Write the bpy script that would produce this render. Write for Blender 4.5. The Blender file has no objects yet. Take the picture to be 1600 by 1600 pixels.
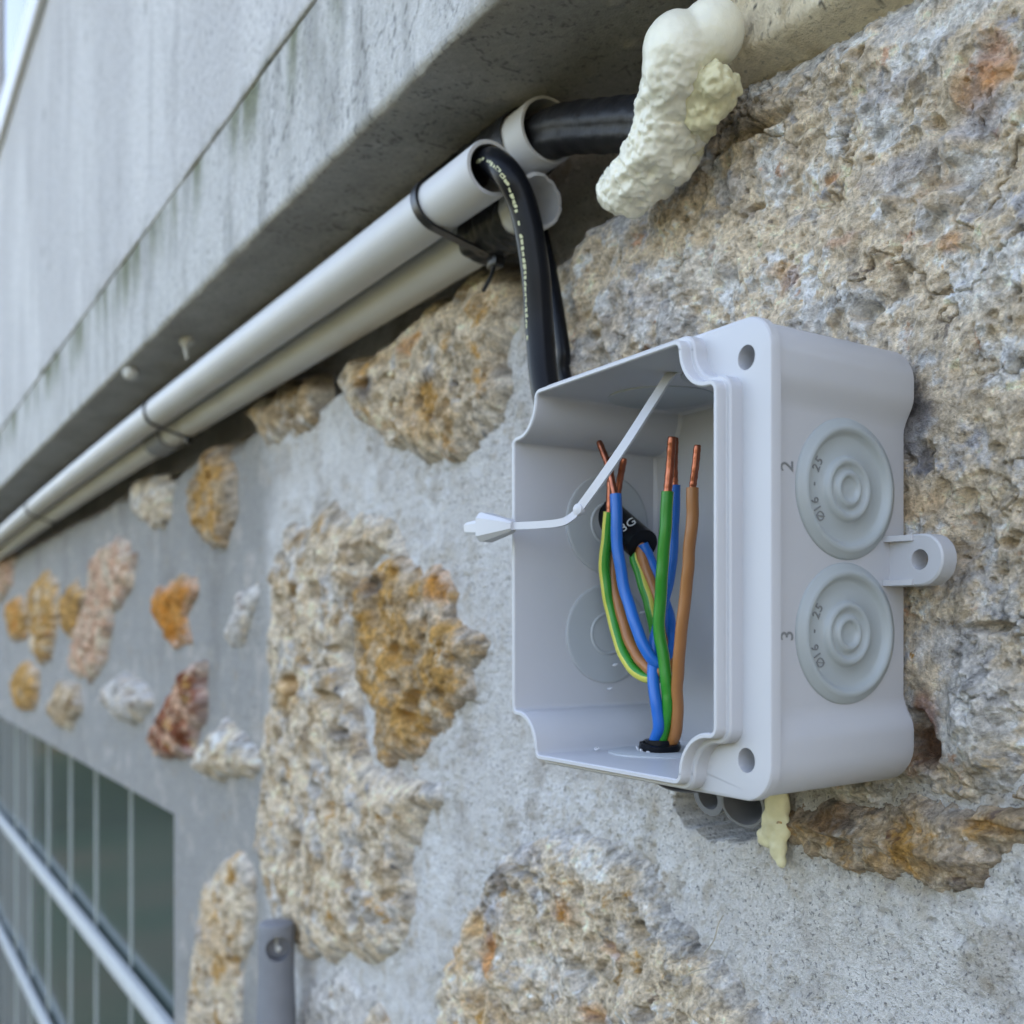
import bpy, bmesh, math, random
import numpy as np
from mathutils import Vector, Matrix

# ---------------------------------------------------------------- camera, sky, sun, exposure
scene = bpy.context.scene
CZ = 1.45                                   # height of the lens above the ground (m)
CAMX, CAMY = 190.4, -234.2                  # lens position in mm (x along the wall, y = 0 on the mortar face)
FPX, UC, VC = 1771.0, 800.0, 990.0          # focal length and principal point in photograph pixels
YAW = math.atan(1030.0 / FPX)
FW = np.array([-math.cos(YAW), math.sin(YAW)])
RT = np.array([math.sin(YAW), math.cos(YAW)])

cam_d = bpy.data.cameras.new('camera')
cam = bpy.data.objects.new('camera', cam_d)
scene.collection.objects.link(cam)
cam.location = (CAMX / 1000, CAMY / 1000, CZ)
cam.rotation_euler = (math.pi / 2, 0, math.pi / 2 - YAW)
cam_d.sensor_width = 36.0
cam_d.lens = 36.0 * FPX / 1600.0
cam_d.shift_y = (VC - 800.0) / 1600.0
cam_d.clip_start = 0.01
cam_d.clip_end = 400.0
cam_d.dof.use_dof = True
cam_d.dof.focus_distance = 0.30
cam_d.dof.aperture_fstop = 16.5
scene.camera = cam

SUN_EL, SUN_AZ = math.radians(33), math.radians(20)      # sun stands behind the house, the wall is in open shade
world = bpy.data.worlds.new('World')
scene.world = world
world.use_nodes = True
wn = world.node_tree.nodes
sky_n = wn.new('ShaderNodeTexSky')
sky_n.sky_type = 'NISHITA'
sky_n.sun_disc = False
sky_n.sun_elevation = SUN_EL
sky_n.sun_rotation = SUN_AZ
sky_n.air_density = 1.0
sky_n.dust_density = 4.0
sky_n.ozone_density = 0.0
world.node_tree.links.new(sky_n.outputs[0], wn['Background'].inputs[0])
wn['Background'].inputs[1].default_value = 0.15

sun_d = bpy.data.lights.new('sun', 'SUN')
sun_d.energy = 4.0
sun_d.angle = math.radians(0.5)
sun_d.color = (1.0, 0.95, 0.87)
sun = bpy.data.objects.new('sun', sun_d)
scene.collection.objects.link(sun)
sdir = Vector((math.sin(SUN_AZ) * math.cos(SUN_EL), math.cos(SUN_AZ) * math.cos(SUN_EL), math.sin(SUN_EL)))
sun.rotation_euler = sdir.to_track_quat('Z', 'Y').to_euler()
sun.location = (0, 0, 6)

scene.view_settings.view_transform = 'Standard'
scene.view_settings.look = 'None'
scene.view_settings.gamma = 1.0
scene.view_settings.use_curve_mapping = False
scene.view_settings.exposure = 2.65
scene.view_settings.use_white_balance = True           # the camera was balanced for the open shade
scene.view_settings.white_balance_temperature = 7250
scene.view_settings.white_balance_tint = 15
scene.render.engine = 'CYCLES'
scene.cycles.use_denoising = True
scene.cycles.max_bounces = 8

C = scene.collection
random.seed(5)
RNG = np.random.default_rng(5)

# ---------------------------------------------------------------- geometry helpers (all lengths in mm, z measured from lens height)
def P(u, v, y):
    a = (u - UC) / FPX
    d = FW + a * RT
    t = (y - CAMY) / d[1]
    return np.array([CAMX + t * d[0], y, (VC - v) / FPX * t])

def PX(u, v, y):
    return tuple(P(u, v, y))

ORG = {}
def empty(name, loc, label, cat, group=None):
    o = bpy.data.objects.new(name, None)
    C.objects.link(o)
    o.empty_display_size = 0.02
    o.location = (loc[0] / 1000, loc[1] / 1000, CZ + loc[2] / 1000)
    ORG[o.name] = np.array(loc, float)
    o['label'] = label
    o['category'] = cat
    if group: o['group'] = group
    return o

def root_org(o):
    while o.parent is not None: o = o.parent
    return ORG[o.name]

def finish(me, name, mat, parent, origin, smooth, sharp=None):
    mats = mat if isinstance(mat, (list, tuple)) else [mat]
    for m in mats: me.materials.append(m)
    if smooth:
        me.polygons.foreach_set('use_smooth', np.ones(len(me.polygons), bool))
        if sharp: me.set_sharp_from_angle(angle=math.radians(sharp))
    o = bpy.data.objects.new(name, me)
    C.objects.link(o)
    if parent is not None:
        o.parent = parent
    else:
        o.location = (origin[0] / 1000, origin[1] / 1000, CZ + origin[2] / 1000)
        ORG[o.name] = np.array(origin, float)
    return o

def mk(name, verts, faces, mat, parent=None, smooth=True, sharp=40, mi=None, fixn=True):
    """ONE mesh object from verts (mm) and faces"""
    V = np.asarray(verts, float)
    org = root_org(parent) if parent is not None else np.array([V[:, 0].mean(), V[:, 1].mean(), V[:, 2].min()])
    me = bpy.data.meshes.new(name)
    L = (V - org) / 1000
    me.from_pydata(L.tolist(), [], [tuple(int(i) for i in f) for f in faces])
    if mi is not None: me.polygons.foreach_set('material_index', np.asarray(mi, np.int32))
    me.update()
    if fixn:
        bm = bmesh.new(); bm.from_mesh(me)
        bmesh.ops.recalc_face_normals(bm, faces=bm.faces)
        bm.to_mesh(me); bm.free()
    return finish(me, name, mat, parent, org, smooth, sharp)

def mk_grid(name, X, Y, Z, mat, parent=None, keep=None, col=None, flip=False, extra=None):
    """dense grid (2-D arrays, mm); keep = mask of cells"""
    nr, nc = X.shape
    V = np.stack([X, Y, Z], -1).reshape(-1, 3)
    idx = np.arange(nr * nc).reshape(nr, nc)
    q = np.stack([idx[:-1, :-1], idx[:-1, 1:], idx[1:, 1:], idx[1:, :-1]], -1)
    if flip: q = q[..., ::-1]
    q = q.reshape(-1, 4) if keep is None else q[keep]
    used = np.unique(q)
    remap = np.full(nr * nc, -1, np.int64); remap[used] = np.arange(len(used))
    q = remap[q]; V = V[used]
    org = root_org(parent) if parent is not None else np.array([V[:, 0].mean(), V[:, 1].mean(), V[:, 2].min()])
    me = bpy.data.meshes.new(name)
    me.vertices.add(len(V)); me.vertices.foreach_set('co', ((V - org) / 1000).astype(np.float32).ravel())
    me.loops.add(q.size); me.loops.foreach_set('vertex_index', q.astype(np.int32).ravel())
    me.polygons.add(len(q))
    me.polygons.foreach_set('loop_start', np.arange(0, q.size, 4, dtype=np.int32))
    me.update(calc_edges=True)
    if col is not None:
        ca = me.color_attributes.new('Col', 'FLOAT_COLOR', 'POINT')
        c4 = np.ones((len(V), 4), np.float32); c4[:, :3] = col.reshape(-1, 3)[used]
        ca.data.foreach_set('color', c4.ravel())
    return finish(me, name, mat, parent, org, True, None)

def tag(o, label, cat, group=None, kind=None):
    if label: o['label'] = label
    if cat: o['category'] = cat
    if group: o['group'] = group
    if kind: o['kind'] = kind
    return o

def catmull(pts, n=10):
    p = np.asarray(pts, float)
    p = np.vstack([2 * p[0] - p[1], p, 2 * p[-1] - p[-2]])
    out = []
    for i in range(1, len(p) - 2):
        for t in np.linspace(0, 1, n, endpoint=False):
            a, b, c, d = p[i - 1], p[i], p[i + 1], p[i + 2]
            out.append(0.5 * ((2 * b) + (-a + c) * t + (2 * a - 5 * b + 4 * c - d) * t * t + (-a + 3 * b - 3 * c + d) * t ** 3))
    out.append(p[-2])
    return np.array(out)

def frames(path):
    T = np.gradient(path, axis=0); T /= np.linalg.norm(T, axis=1)[:, None] + 1e-12
    n = np.cross(T[0], [0.13, 0.31, 0.94]); n /= np.linalg.norm(n)
    N = [n]
    for i in range(1, len(path)):
        n = N[-1] - T[i] * np.dot(N[-1], T[i]); n /= np.linalg.norm(n); N.append(n)
    N = np.array(N); return T, N, np.cross(T, N)

def tube(path, r, seg=16, caps=True, rx=None, fr=None):
    path = np.asarray(path, float)
    T, N, B = frames(path) if fr is None else fr
    r = np.broadcast_to(r, (len(path),)) if not callable(r) else r(np.linspace(0, 1, len(path)))
    a = np.linspace(0, 2 * np.pi, seg, endpoint=False)
    V = path[:, None] + r[:, None, None] * (np.cos(a)[None, :, None] * N[:, None] + (rx or 1) * np.sin(a)[None, :, None] * B[:, None])
    V = V.reshape(-1, 3); F = []; m = len(path)
    for i in range(m - 1):
        for j in range(seg):
            k = (j + 1) % seg
            F.append((i * seg + j, i * seg + k, (i + 1) * seg + k, (i + 1) * seg + j))
    if caps:
        F.append(tuple(range(seg - 1, -1, -1))); F.append(tuple((m - 1) * seg + j for j in range(seg)))
    return V, F

def join(parts):
    V, F, n = [], [], 0
    for v, f in parts:
        V.append(np.asarray(v, float)); F += [tuple(i + n for i in q) for q in f]; n += len(v)
    return np.vstack(V), F

def loft(rings, cap0=True, cap1=True, closed=True):
    R = np.asarray(rings, float); m, n = R.shape[:2]
    F = []
    for i in range(m - 1):
        for j in range(n if closed else n - 1):
            k = (j + 1) % n
            F.append((i * n + j, i * n + k, (i + 1) * n + k, (i + 1) * n + j))
    if cap0: F.append(tuple(range(n - 1, -1, -1)))
    if cap1: F.append(tuple((m - 1) * n + j for j in range(n)))
    return R.reshape(-1, 3), F

def boxm(x0, x1, y0, y1, z0, z1, b=0.0):
    """box with optional chamfered outline"""
    if b <= 0:
        V = [(x, y, z) for x in (x0, x1) for y in (y0, y1) for z in (z0, z1)]
        F = [(0, 1, 3, 2), (4, 6, 7, 5), (0, 4, 5, 1), (2, 3, 7, 6), (0, 2, 6, 4), (1, 5, 7, 3)]
        return np.array(V, float), F
    def ring(y, i):
        return [(x0 + i + b, y, z0 + i), (x1 - i - b, y, z0 + i), (x1 - i, y, z0 + i + b), (x1 - i, y, z1 - i - b), (x1 - i - b, y, z1 - i), (x0 + i + b, y, z1 - i), (x0 + i, y, z1 - i - b), (x0 + i, y, z0 + i + b)]
    return loft([ring(y0, b), ring(y0 + b, 0), ring(y1 - b, 0), ring(y1, b)])

def lathe(profile, center, axis, seg=48, cap=True):
    """profile: list of (radius, height along axis)"""
    ax = Vector(axis).normalized(); q = ax.to_track_quat('Z', 'Y')
    a = np.linspace(0, 2 * np.pi, seg, endpoint=False)
    rings = []
    for r, h in profile:
        rings.append([np.array(center) + np.array(q @ Vector((r * math.cos(t), r * math.sin(t), h))) for t in a])
    return loft(rings, cap, cap)

# ---------------------------------------------------------------- noise
def _h(ix, iy, iz, seed):
    n = (ix.astype(np.int64) * 374761393 + iy.astype(np.int64) * 668265263 + iz.astype(np.int64) * 2147483647 + seed * 1274126177) & 0xffffffff
    n = ((n ^ (n >> 13)) * 1274126177) & 0xffffffff
    n = ((n ^ (n >> 16)) * 2246822519) & 0xffffffff
    return (n ^ (n >> 15)) & 0xffffffff

def pn(x, y, seed=0):
    """2-D gradient noise, about -1..1"""
    x0 = np.floor(x); y0 = np.floor(y); fx = x - x0; fy = y - y0
    u = fx * fx * fx * (fx * (fx * 6 - 15) + 10); v = fy * fy * fy * (fy * (fy * 6 - 15) + 10)
    zi = np.zeros(1, np.int64)
    def g(dx, dy):
        a = _h(x0 + dx, y0 + dy, zi, seed) * (2 * np.pi / 4294967296.0)
        return np.cos(a) * (fx - dx) + np.sin(a) * (fy - dy)
    a = g(0, 0); b = g(1, 0); c = g(0, 1); d = g(1, 1)
    return 1.5 * ((a + u * (b - a)) * (1 - v) + (c + u * (d - c)) * v)

def fbm(x, y, s, octv=4, seed=0, gain=0.5):
    r = 0; a = 1; n = 0
    for i in range(octv):
        r = r + a * pn(x / s + 17.3 * i, y / s - 9.1 * i, seed + i * 31); n += a; a *= gain; s *= 0.5
    return r / n

def pn3(p, s, seed=0):
    q = p / s; i = np.floor(q); f = q - i; w = f * f * (3 - 2 * f); r = 0
    for dx in (0, 1):
        for dy in (0, 1):
            for dz in (0, 1):
                val = _h(i[:, 0] + dx, i[:, 1] + dy, i[:, 2] + dz, seed) / 2147483648.0 - 1
                r = r + val * (w[:, 0] if dx else 1 - w[:, 0]) * (w[:, 1] if dy else 1 - w[:, 1]) * (w[:, 2] if dz else 1 - w[:, 2])
    return r

def pits(x, y, cell, seed, prob=0.6, rmin=0.15, rmax=0.5):
    """irregular round holes: 0 outside, up to 1 inside"""
    x = x / cell; y = y / cell
    ix = np.floor(x); iy = np.floor(y); out = np.zeros_like(x); zi = np.zeros(1, np.int64)
    for dx in (-1, 0, 1):
        for dy in (-1, 0, 1):
            h = _h(ix + dx, iy + dy, zi, seed)
            px = ix + dx + 0.2 + 0.6 * ((h & 1023) / 1023.0); py = iy + dy + 0.2 + 0.6 * (((h >> 10) & 1023) / 1023.0)
            rr = rmin + (rmax - rmin) * (((h >> 20) & 255) / 255.0) ** 2
            on = ((h >> 28) & 15) / 15.0 < prob
            d2 = ((x - px) ** 2 + (y - py) ** 2) / (rr * rr)
            out = np.maximum(out, np.where(on, np.clip(1 - d2, 0, 1), 0))
    return np.sqrt(out)

def sst(a, b, x):
    t = np.clip((x - a) / (b - a), 0, 1); return t * t * (3 - 2 * t)

def mix(a, b, t):
    return a + (np.asarray(b, float) - a) * t[..., None]

def poly_sd(px, pz, poly):
    """signed distance to polygon, positive inside"""
    d = np.full(px.shape, 1e9); ins = np.zeros(px.shape, bool); n = len(poly)
    for i in range(n):
        ax, az = poly[i]; bx, bz = poly[(i + 1) % n]
        ex, ez = bx - ax, bz - az; wx, wz = px - ax, pz - az
        t = np.clip((wx * ex + wz * ez) / (ex * ex + ez * ez + 1e-9), 0, 1)
        d = np.minimum(d, (wx - ex * t) ** 2 + (wz - ez * t) ** 2)
        c = ((az <= pz) & (bz > pz)) | ((bz <= pz) & (az > pz))
        with np.errstate(divide='ignore', invalid='ignore'):
            ins ^= c & (px < ax + (pz - az) * ex / (ez if abs(ez) > 1e-9 else 1e-9))
    return np.where(ins, 1, -1) * np.sqrt(d)

# ---------------------------------------------------------------- materials
def material(name):
    m = bpy.data.materials.new(name); m.use_nodes = True
    nt = m.node_tree; return m, nt, nt.nodes, nt.links, nt.nodes['Principled BSDF']

def plain(name, col, rough=0.5, metal=0.0, spec=0.5, var=0.08, vscale=60.0, bump=0.0, bscale=800.0, sss=0.0, trans=0.0):
    m, nt, N, L, b = material(name)
    tc = N.new('ShaderNodeTexCoord')
    nz = N.new('ShaderNodeTexNoise'); nz.inputs['Scale'].default_value = vscale; nz.inputs['Detail'].default_value = 5
    L.new(tc.outputs['Object'], nz.inputs['Vector'])
    mr = N.new('ShaderNodeMapRange'); mr.inputs[3].default_value = 1 - var; mr.inputs[4].default_value = 1 + var
    mr.inputs[1].default_value = 0.25; mr.inputs[2].default_value = 0.75
    L.new(nz.outputs[0], mr.inputs[0])
    vm = N.new('ShaderNodeVectorMath'); vm.operation = 'SCALE'; vm.inputs[0].default_value = col
    L.new(mr.outputs[0], vm.inputs['Scale']); L.new(vm.outputs[0], b.inputs['Base Color'])
    b.inputs['Roughness'].default_value = rough; b.inputs['Metallic'].default_value = metal
    b.inputs['Specular IOR Level'].default_value = spec
    if sss > 0:
        b.inputs['Subsurface Weight'].default_value = sss; b.inputs['Subsurface Radius'].default_value = (0.004, 0.004, 0.003); b.inputs['Subsurface Scale'].default_value = 1.0
    if trans > 0: b.inputs['Transmission Weight'].default_value = trans
    if bump > 0:
        n2 = N.new('ShaderNodeTexNoise'); n2.inputs['Scale'].default_value = bscale; n2.inputs['Detail'].default_value = 6
        L.new(tc.outputs['Object'], n2.inputs['Vector'])
        bp = N.new('ShaderNodeBump'); bp.inputs['Strength'].default_value = 1.0; bp.inputs['Distance'].default_value = bump / 1000
        L.new(n2.outputs[0], bp.inputs['Height']); L.new(bp.outputs[0], b.inputs['Normal'])
    return m

def mineral(name, rough=0.92, g1=900.0, g2=3200.0, amp=0.28, bump=0.35, specks=0.0, sp_scale=700.0, stretch=None):
    """stone / mortar / concrete: colour from the mesh's mineral patches, grain and relief from noise"""
    m, nt, N, L, b = material(name)
    tc = N.new('ShaderNodeTexCoord'); at = N.new('ShaderNodeAttribute'); at.attribute_name = 'Col'
    src = tc.outputs['Object']
    if stretch:
        mp = N.new('ShaderNodeMapping'); mp.inputs['Scale'].default_value = stretch; L.new(src, mp.inputs['Vector']); src = mp.outputs[0]
    n1 = N.new('ShaderNodeTexNoise'); n1.inputs['Scale'].default_value = g1; n1.inputs['Detail'].default_value = 6; n1.inputs['Roughness'].default_value = 0.65
    L.new(src, n1.inputs['Vector'])
    mr = N.new('ShaderNodeMapRange'); mr.inputs[1].default_value = 0.3; mr.inputs[2].default_value = 0.7; mr.inputs[3].default_value = 1 - amp; mr.inputs[4].default_value = 1 + amp
    L.new(n1.outputs[0], mr.inputs[0])
    vm = N.new('ShaderNodeVectorMath'); vm.operation = 'SCALE'; L.new(at.outputs['Color'], vm.inputs[0]); L.new(mr.outputs[0], vm.inputs['Scale'])
    out = vm.outputs[0]
    if specks > 0:
        n3 = N.new('ShaderNodeTexNoise'); n3.inputs['Scale'].default_value = sp_scale; n3.inputs['Detail'].default_value = 2
        L.new(src, n3.inputs['Vector'])
        m3 = N.new('ShaderNodeMapRange'); m3.inputs[1].default_value = 0.61; m3.inputs[2].default_value = 0.68; m3.inputs[3].default_value = 0; m3.inputs[4].default_value = specks
        L.new(n3.outputs[0], m3.inputs[0])
        mx = N.new('ShaderNodeMixRGB'); mx.inputs['Color2'].default_value = (0.07, 0.075, 0.085, 1)
        L.new(m3.outputs[0], mx.inputs['Fac']); L.new(out, mx.inputs['Color1']); out = mx.outputs[0]
    L.new(out, b.inputs['Base Color'])
    n2 = N.new('ShaderNodeTexNoise'); n2.inputs['Scale'].default_value = g2; n2.inputs['Detail'].default_value = 3
    L.new(src, n2.inputs['Vector'])
    ad = N.new('ShaderNodeMath'); ad.operation = 'MULTIPLY_ADD'; ad.inputs[1].default_value = 2.0
    L.new(n1.outputs[0], ad.inputs[0]); L.new(n2.outputs[0], ad.inputs[2])
    bp = N.new('ShaderNodeBump'); bp.inputs['Strength'].default_value = 1.0; bp.inputs['Distance'].default_value = bump / 1000
    L.new(ad.outputs[0], bp.inputs['Height']); L.new(bp.outputs[0], b.inputs['Normal'])
    b.inputs['Roughness'].default_value = rough; b.inputs['Specular IOR Level'].default_value = 0.25
    return m

M = {}
M['stone'] = mineral('stone', bump=0.75, amp=0.36, g1=700, g2=2400, specks=0.35, sp_scale=520)
M['mortar'] = mineral('mortar', bump=0.9, amp=0.20, g1=900, g2=2400, specks=0.6, sp_scale=820)
M['concrete'] = mineral('concrete', bump=0.6, amp=0.16, g1=420, g2=1500, specks=0.4, sp_scale=380, stretch=(1, 1, 0.7))
M['cream'] = plain('cream_plaster', (0.52, 0.46, 0.33), 0.85, var=0.15, vscale=120, bump=0.4, bscale=900)
M['box'] = plain('grey_box_plastic', (0.50, 0.51, 0.54), 0.40, var=0.03, vscale=30, bump=0.012, bscale=3000)
M['membrane'] = plain('rubber_membrane', (0.38, 0.42, 0.435), 0.42, var=0.03, vscale=80, bump=0.012, bscale=3000)
M['membrane_in'] = plain('membrane_inside', (0.42, 0.45, 0.475), 0.5, var=0.02)
M['strap'] = plain('strap_plastic', (0.52, 0.53, 0.56), 0.4, var=0.02)
M['mark'] = plain('embossed_mark', (0.20, 0.21, 0.22), 0.6, var=0.05)
M['pvc'] = plain('grey_pvc', (0.57, 0.575, 0.58), 0.48, var=0.06, vscale=25, bump=0.02, bscale=300)
M['pvc_dark'] = plain('dark_grey_conduit', (0.19, 0.20, 0.225), 0.5, var=0.10, vscale=60)
M['black'] = plain('black_sheath', (0.008, 0.009, 0.012), 0.28, spec=0.15, var=0.2, vscale=90, bump=0.05, bscale=500)
M['tape'] = plain('black_tape', (0.010, 0.010, 0.012), 0.45, var=0.3, vscale=200, bump=0.5, bscale=260)
M['tie'] = plain('black_tie', (0.012, 0.012, 0.013), 0.35, var=0.1)
M['print'] = plain('cable_print', (0.50, 0.50, 0.30), 0.6, var=0.3, vscale=900)
M['blue'] = plain('blue_insulation', (0.001, 0.135, 0.52), 0.33, var=0.04)
M['brown'] = plain('brown_insulation', (0.36, 0.145, 0.045), 0.35, var=0.06)
M['green'] = plain('green_insulation', (0.012, 0.24, 0.02), 0.33, var=0.05)
M['yellow'] = plain('yellow_insulation', (0.60, 0.58, 0.10), 0.35, var=0.05)
M['copper'] = plain('copper', (0.36, 0.125, 0.075), 0.33, metal=1.0, var=0.25, vscale=400, bump=0.08, bscale=900)
M['foam'] = plain('expanding_foam', (0.79, 0.77, 0.65), 0.36, var=0.10, vscale=90, bump=0.25, bscale=500, sss=0.25)
M['foam_old'] = plain('yellowed_foam', (0.66, 0.62, 0.41), 0.5, var=0.18, vscale=120, bump=0.3, bscale=600, sss=0.15)
M['white'] = plain('white_profile', (0.62, 0.62, 0.63), 0.35, var=0.03)
M['rail'] = plain('pale_rail', (0.50, 0.52, 0.52), 0.75, spec=0.2, var=0.05)
M['joint'] = plain('sealant_joint', (0.55, 0.60, 0.58), 0.5, var=0.05)
M['bright'] = plain('plaster_drip', (0.55, 0.54, 0.50), 0.8, var=0.1, bump=0.3)
M['fibre'] = plain('dry_fibre', (0.45, 0.40, 0.32), 0.8, var=0.1)

def glass_mat(name, col, rough):
    m, nt, N, L, b = material(name)
    b.inputs['Base Color'].default_value = (*col, 1); b.inputs['Roughness'].default_value = rough
    b.inputs['Specular IOR Level'].default_value = 0.7; b.inputs['IOR'].default_value = 1.52
    tc = N.new('ShaderNodeTexCoord'); nz = N.new('ShaderNodeTexNoise'); nz.inputs['Scale'].default_value = 9; nz.inputs['Detail'].default_value = 2
    L.new(tc.outputs['Object'], nz.inputs['Vector'])
    bp = N.new('ShaderNodeBump'); bp.inputs['Strength'].default_value = 0.5; bp.inputs['Distance'].default_value = 0.0012
    L.new(nz.outputs[0], bp.inputs['Height']); L.new(bp.outputs[0], b.inputs['Normal'])
    return m
M['glass'] = glass_mat('greenish_glass', (0.060, 0.085, 0.080), 0.12)
M['glass_up'] = glass_mat('window_glass', (0.02, 0.03, 0.035), 0.03)
M['glass_up'].node_tree.nodes['Principled BSDF'].inputs['Specular IOR Level'].default_value = 0.3

# ---------------------------------------------------------------- ground and garden (behind the lens, seen in the glass)
def ground_mat():
    m, nt, N, L, b = material('garden_ground')
    tc = N.new('ShaderNodeTexCoord')
    n1 = N.new('ShaderNodeTexNoise'); n1.inputs['Scale'].default_value = 0.9; n1.inputs['Detail'].default_value = 8
    n2 = N.new('ShaderNodeTexNoise'); n2.inputs['Scale'].default_value = 14; n2.inputs['Detail'].default_value = 6
    cr = N.new('ShaderNodeValToRGB'); e = cr.color_ramp.elements
    e[0].position = 0.38; e[0].color = (0.045, 0.075, 0.02, 1); e[1].position = 0.62; e[1].color = (0.16, 0.105, 0.05, 1)
    L.new(tc.outputs['Object'], n1.inputs['Vector']); L.new(tc.outputs['Object'], n2.inputs['Vector'])
    mx = N.new('ShaderNodeMixRGB'); mx.blend_type = 'MULTIPLY'; mx.inputs['Fac'].default_value = 0.7
    c2 = N.new('ShaderNodeValToRGB'); c2.color_ramp.elements[0].position = 0.3; c2.color_ramp.elements[0].color = (0.3, 0.3, 0.3, 1); c2.color_ramp.elements[1].position = 0.7; c2.color_ramp.elements[1].color = (1.3, 1.3, 1.2, 1)
    L.new(n1.outputs[0], cr.inputs[0]); L.new(n2.outputs[0], c2.inputs[0]); L.new(cr.outputs[0], mx.inputs['Color1']); L.new(c2.outputs[0], mx.inputs['Color2'])
    L.new(mx.outputs[0], b.inputs['Base Color']); b.inputs['Roughness'].default_value = 0.95
    return m
gx, gz = np.meshgrid(np.linspace(-90000, 90000, 61), np.linspace(-90000, 90000, 61))
gy = -CZ * 1000 + 25 * fbm(gx, gz, 4000, 3, 3) - 20
ground = mk_grid('ground', gx, gz, gy, ground_mat())
ground['kind'] = 'structure'

def leaves(name, pts, size, mat, parent):
    n = len(pts); a = RNG.uniform(0, 2 * np.pi, n); ax = RNG.normal(size=(n, 3)); ax /= np.linalg.norm(ax, axis=1)[:, None]
    b = np.cross(ax, RNG.normal(size=(n, 3))); b /= np.linalg.norm(b, axis=1)[:, None]
    s = size * RNG.uniform(0.6, 1.3, n)[:, None]
    V = np.stack([pts - ax * s, pts + b * s * 0.5, pts + ax * s, pts - b * s * 0.5], 1).reshape(-1, 3)
    F = np.arange(4 * n).reshape(-1, 4)
    return mk(name, V, F.tolist(), mat, parent, smooth=False, fixn=False)

leafm = plain('hedge_leaf', (0.055, 0.10, 0.025), 0.5, var=0.4, vscale=3)
leafm2 = plain('shrub_leaf', (0.085, 0.11, 0.03), 0.5, var=0.4, vscale=3)
barkm = plain('bark', (0.09, 0.07, 0.05), 0.9, var=0.2)
GZ = -CZ * 1000
def shrub(name, cx, cy, rx, ry, h, n, lm, label, size=45):
    r = empty(name, (cx, cy, GZ), label, 'hedge' if 'hedge' in name else 'shrub')
    k = n; p = RNG.uniform(-1, 1, (k, 3)); p[:, 2] = RNG.uniform(0.02, 1, k)
    w = 0.75 + 0.25 * pn(p[:, 0] * rx / 500 + 5, p[:, 2] * h / 500, 7)
    pts = np.stack([cx + p[:, 0] * rx, cy + p[:, 1] * ry * w, GZ + p[:, 2] * h * (0.88 + 0.14 * pn(p[:, 0] * rx / 380, p[:, 1], 9))], 1)
    leaves('foliage', pts, size, lm, r)
    for i in range(max(3, int(rx / 900))):
        bx = cx + rx * (-0.85 + 1.7 * (i + 0.5) / max(3, int(rx / 900)))
        v, f = tube(catmull([(bx, cy, GZ - 40), (bx + 40, cy + 20, GZ + h * 0.4), (bx - 30, cy - 20, GZ + h * 0.85)], 5), lambda t: 38 * (1 - 0.8 * t), 8)
        mk('stem', v, f, barkm, r)
    return r
shrub('garden_hedge', -3200, -6200, 7500, 450, 1700, 15000, leafm, 'clipped green hedge across the garden reflected in the glass')
shrub('garden_shrub', -9800, -1500, 1200, 1400, 1500, 6000, leafm2, 'loose green shrub at the far end of the garden reflected in the glass')

# ---------------------------------------------------------------- rubble wall
CR = 267.0                                   # joint between beam and render
SOF = 194.0                                  # underside of the concrete beam above lens height
BF = CAMY + 168.5                            # beam face
wx0, _, wz0 = P(268, 1273, 0)                # top right corner of the low window
WT = wz0; WR = wx0
wall = empty('rubble_stone_wall', (-500, 0, GZ), 'rough wall of ochre and grey millstones bedded in pale grey mortar', 'wall')

STONES = {}
def stone_def(key, pts, **kw):
    STONES[key] = (np.array([P(u, v, 0)[[0, 2]] for u, v in pts]), kw)

CREAM = (0.66, 0.545, 0.405); GREY = (0.56, 0.53, 0.50); WHITE = (0.74, 0.72, 0.69); OCH = (0.50, 0.285, 0.09)
ORG_ = (0.56, 0.22, 0.035); PINK = (0.56, 0.35, 0.24); DARK = (0.11, 0.11, 0.13); BRN = (0.15, 0.075, 0.04); TAN = (0.44, 0.325, 0.205); RED = (0.25, 0.075, 0.035); LAV = (0.47, 0.46, 0.485)

# key, outline traced on the wall face, proudness h (mm), layers = (colour, patch size mm, threshold, softness)
stone_def('a', [(868, 430), (905, 372), (960, 335), (1050, 255), (1160, 140), (1290, 85), (1410, 10), (1500, -30), (1700, -90), (1760, 300), (1760, 900), (1720, 1180), (1610, 1215), (1540, 1262), (1440, 1240), (1330, 1262), (1230, 1225), (1120, 1120), (1000, 900), (900, 700), (872, 560)],
          h=6.0, base=CREAM, layers=[(GREY, 32, 0.0, 0.35), (WHITE, 22, 0.05, 0.25), (LAV, 26, 0.28, 0.2), (PINK, 18, 0.34, 0.18), (OCH, 13, 0.48, 0.15), ((0.22, 0.18, 0.145), 18, 0.40, 0.15), (DARK, 15, 0.54, 0.1)], pit=2.0, rough=1.3, edge=5, crag=1.0)
stone_def('b', [(1215, 1262), (1330, 1250), (1440, 1250), (1530, 1272), (1600, 1235), (1700, 1200), (1700, 1300), (1600, 1300), (1570, 1310), (1530, 1380), (1470, 1405), (1400, 1392), (1340, 1365), (1270, 1330), (1232, 1305)],
          h=8.0, base=TAN, layers=[(GREY, 22, 0.2, 0.2), (OCH, 20, 0.08, 0.25), (CREAM, 12, 0.2, 0.2), (BRN, 16, 0.2, 0.2)], pit=1.4, rough=1.8, edge=4, ledge=1.5, lime=0.35)
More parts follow.
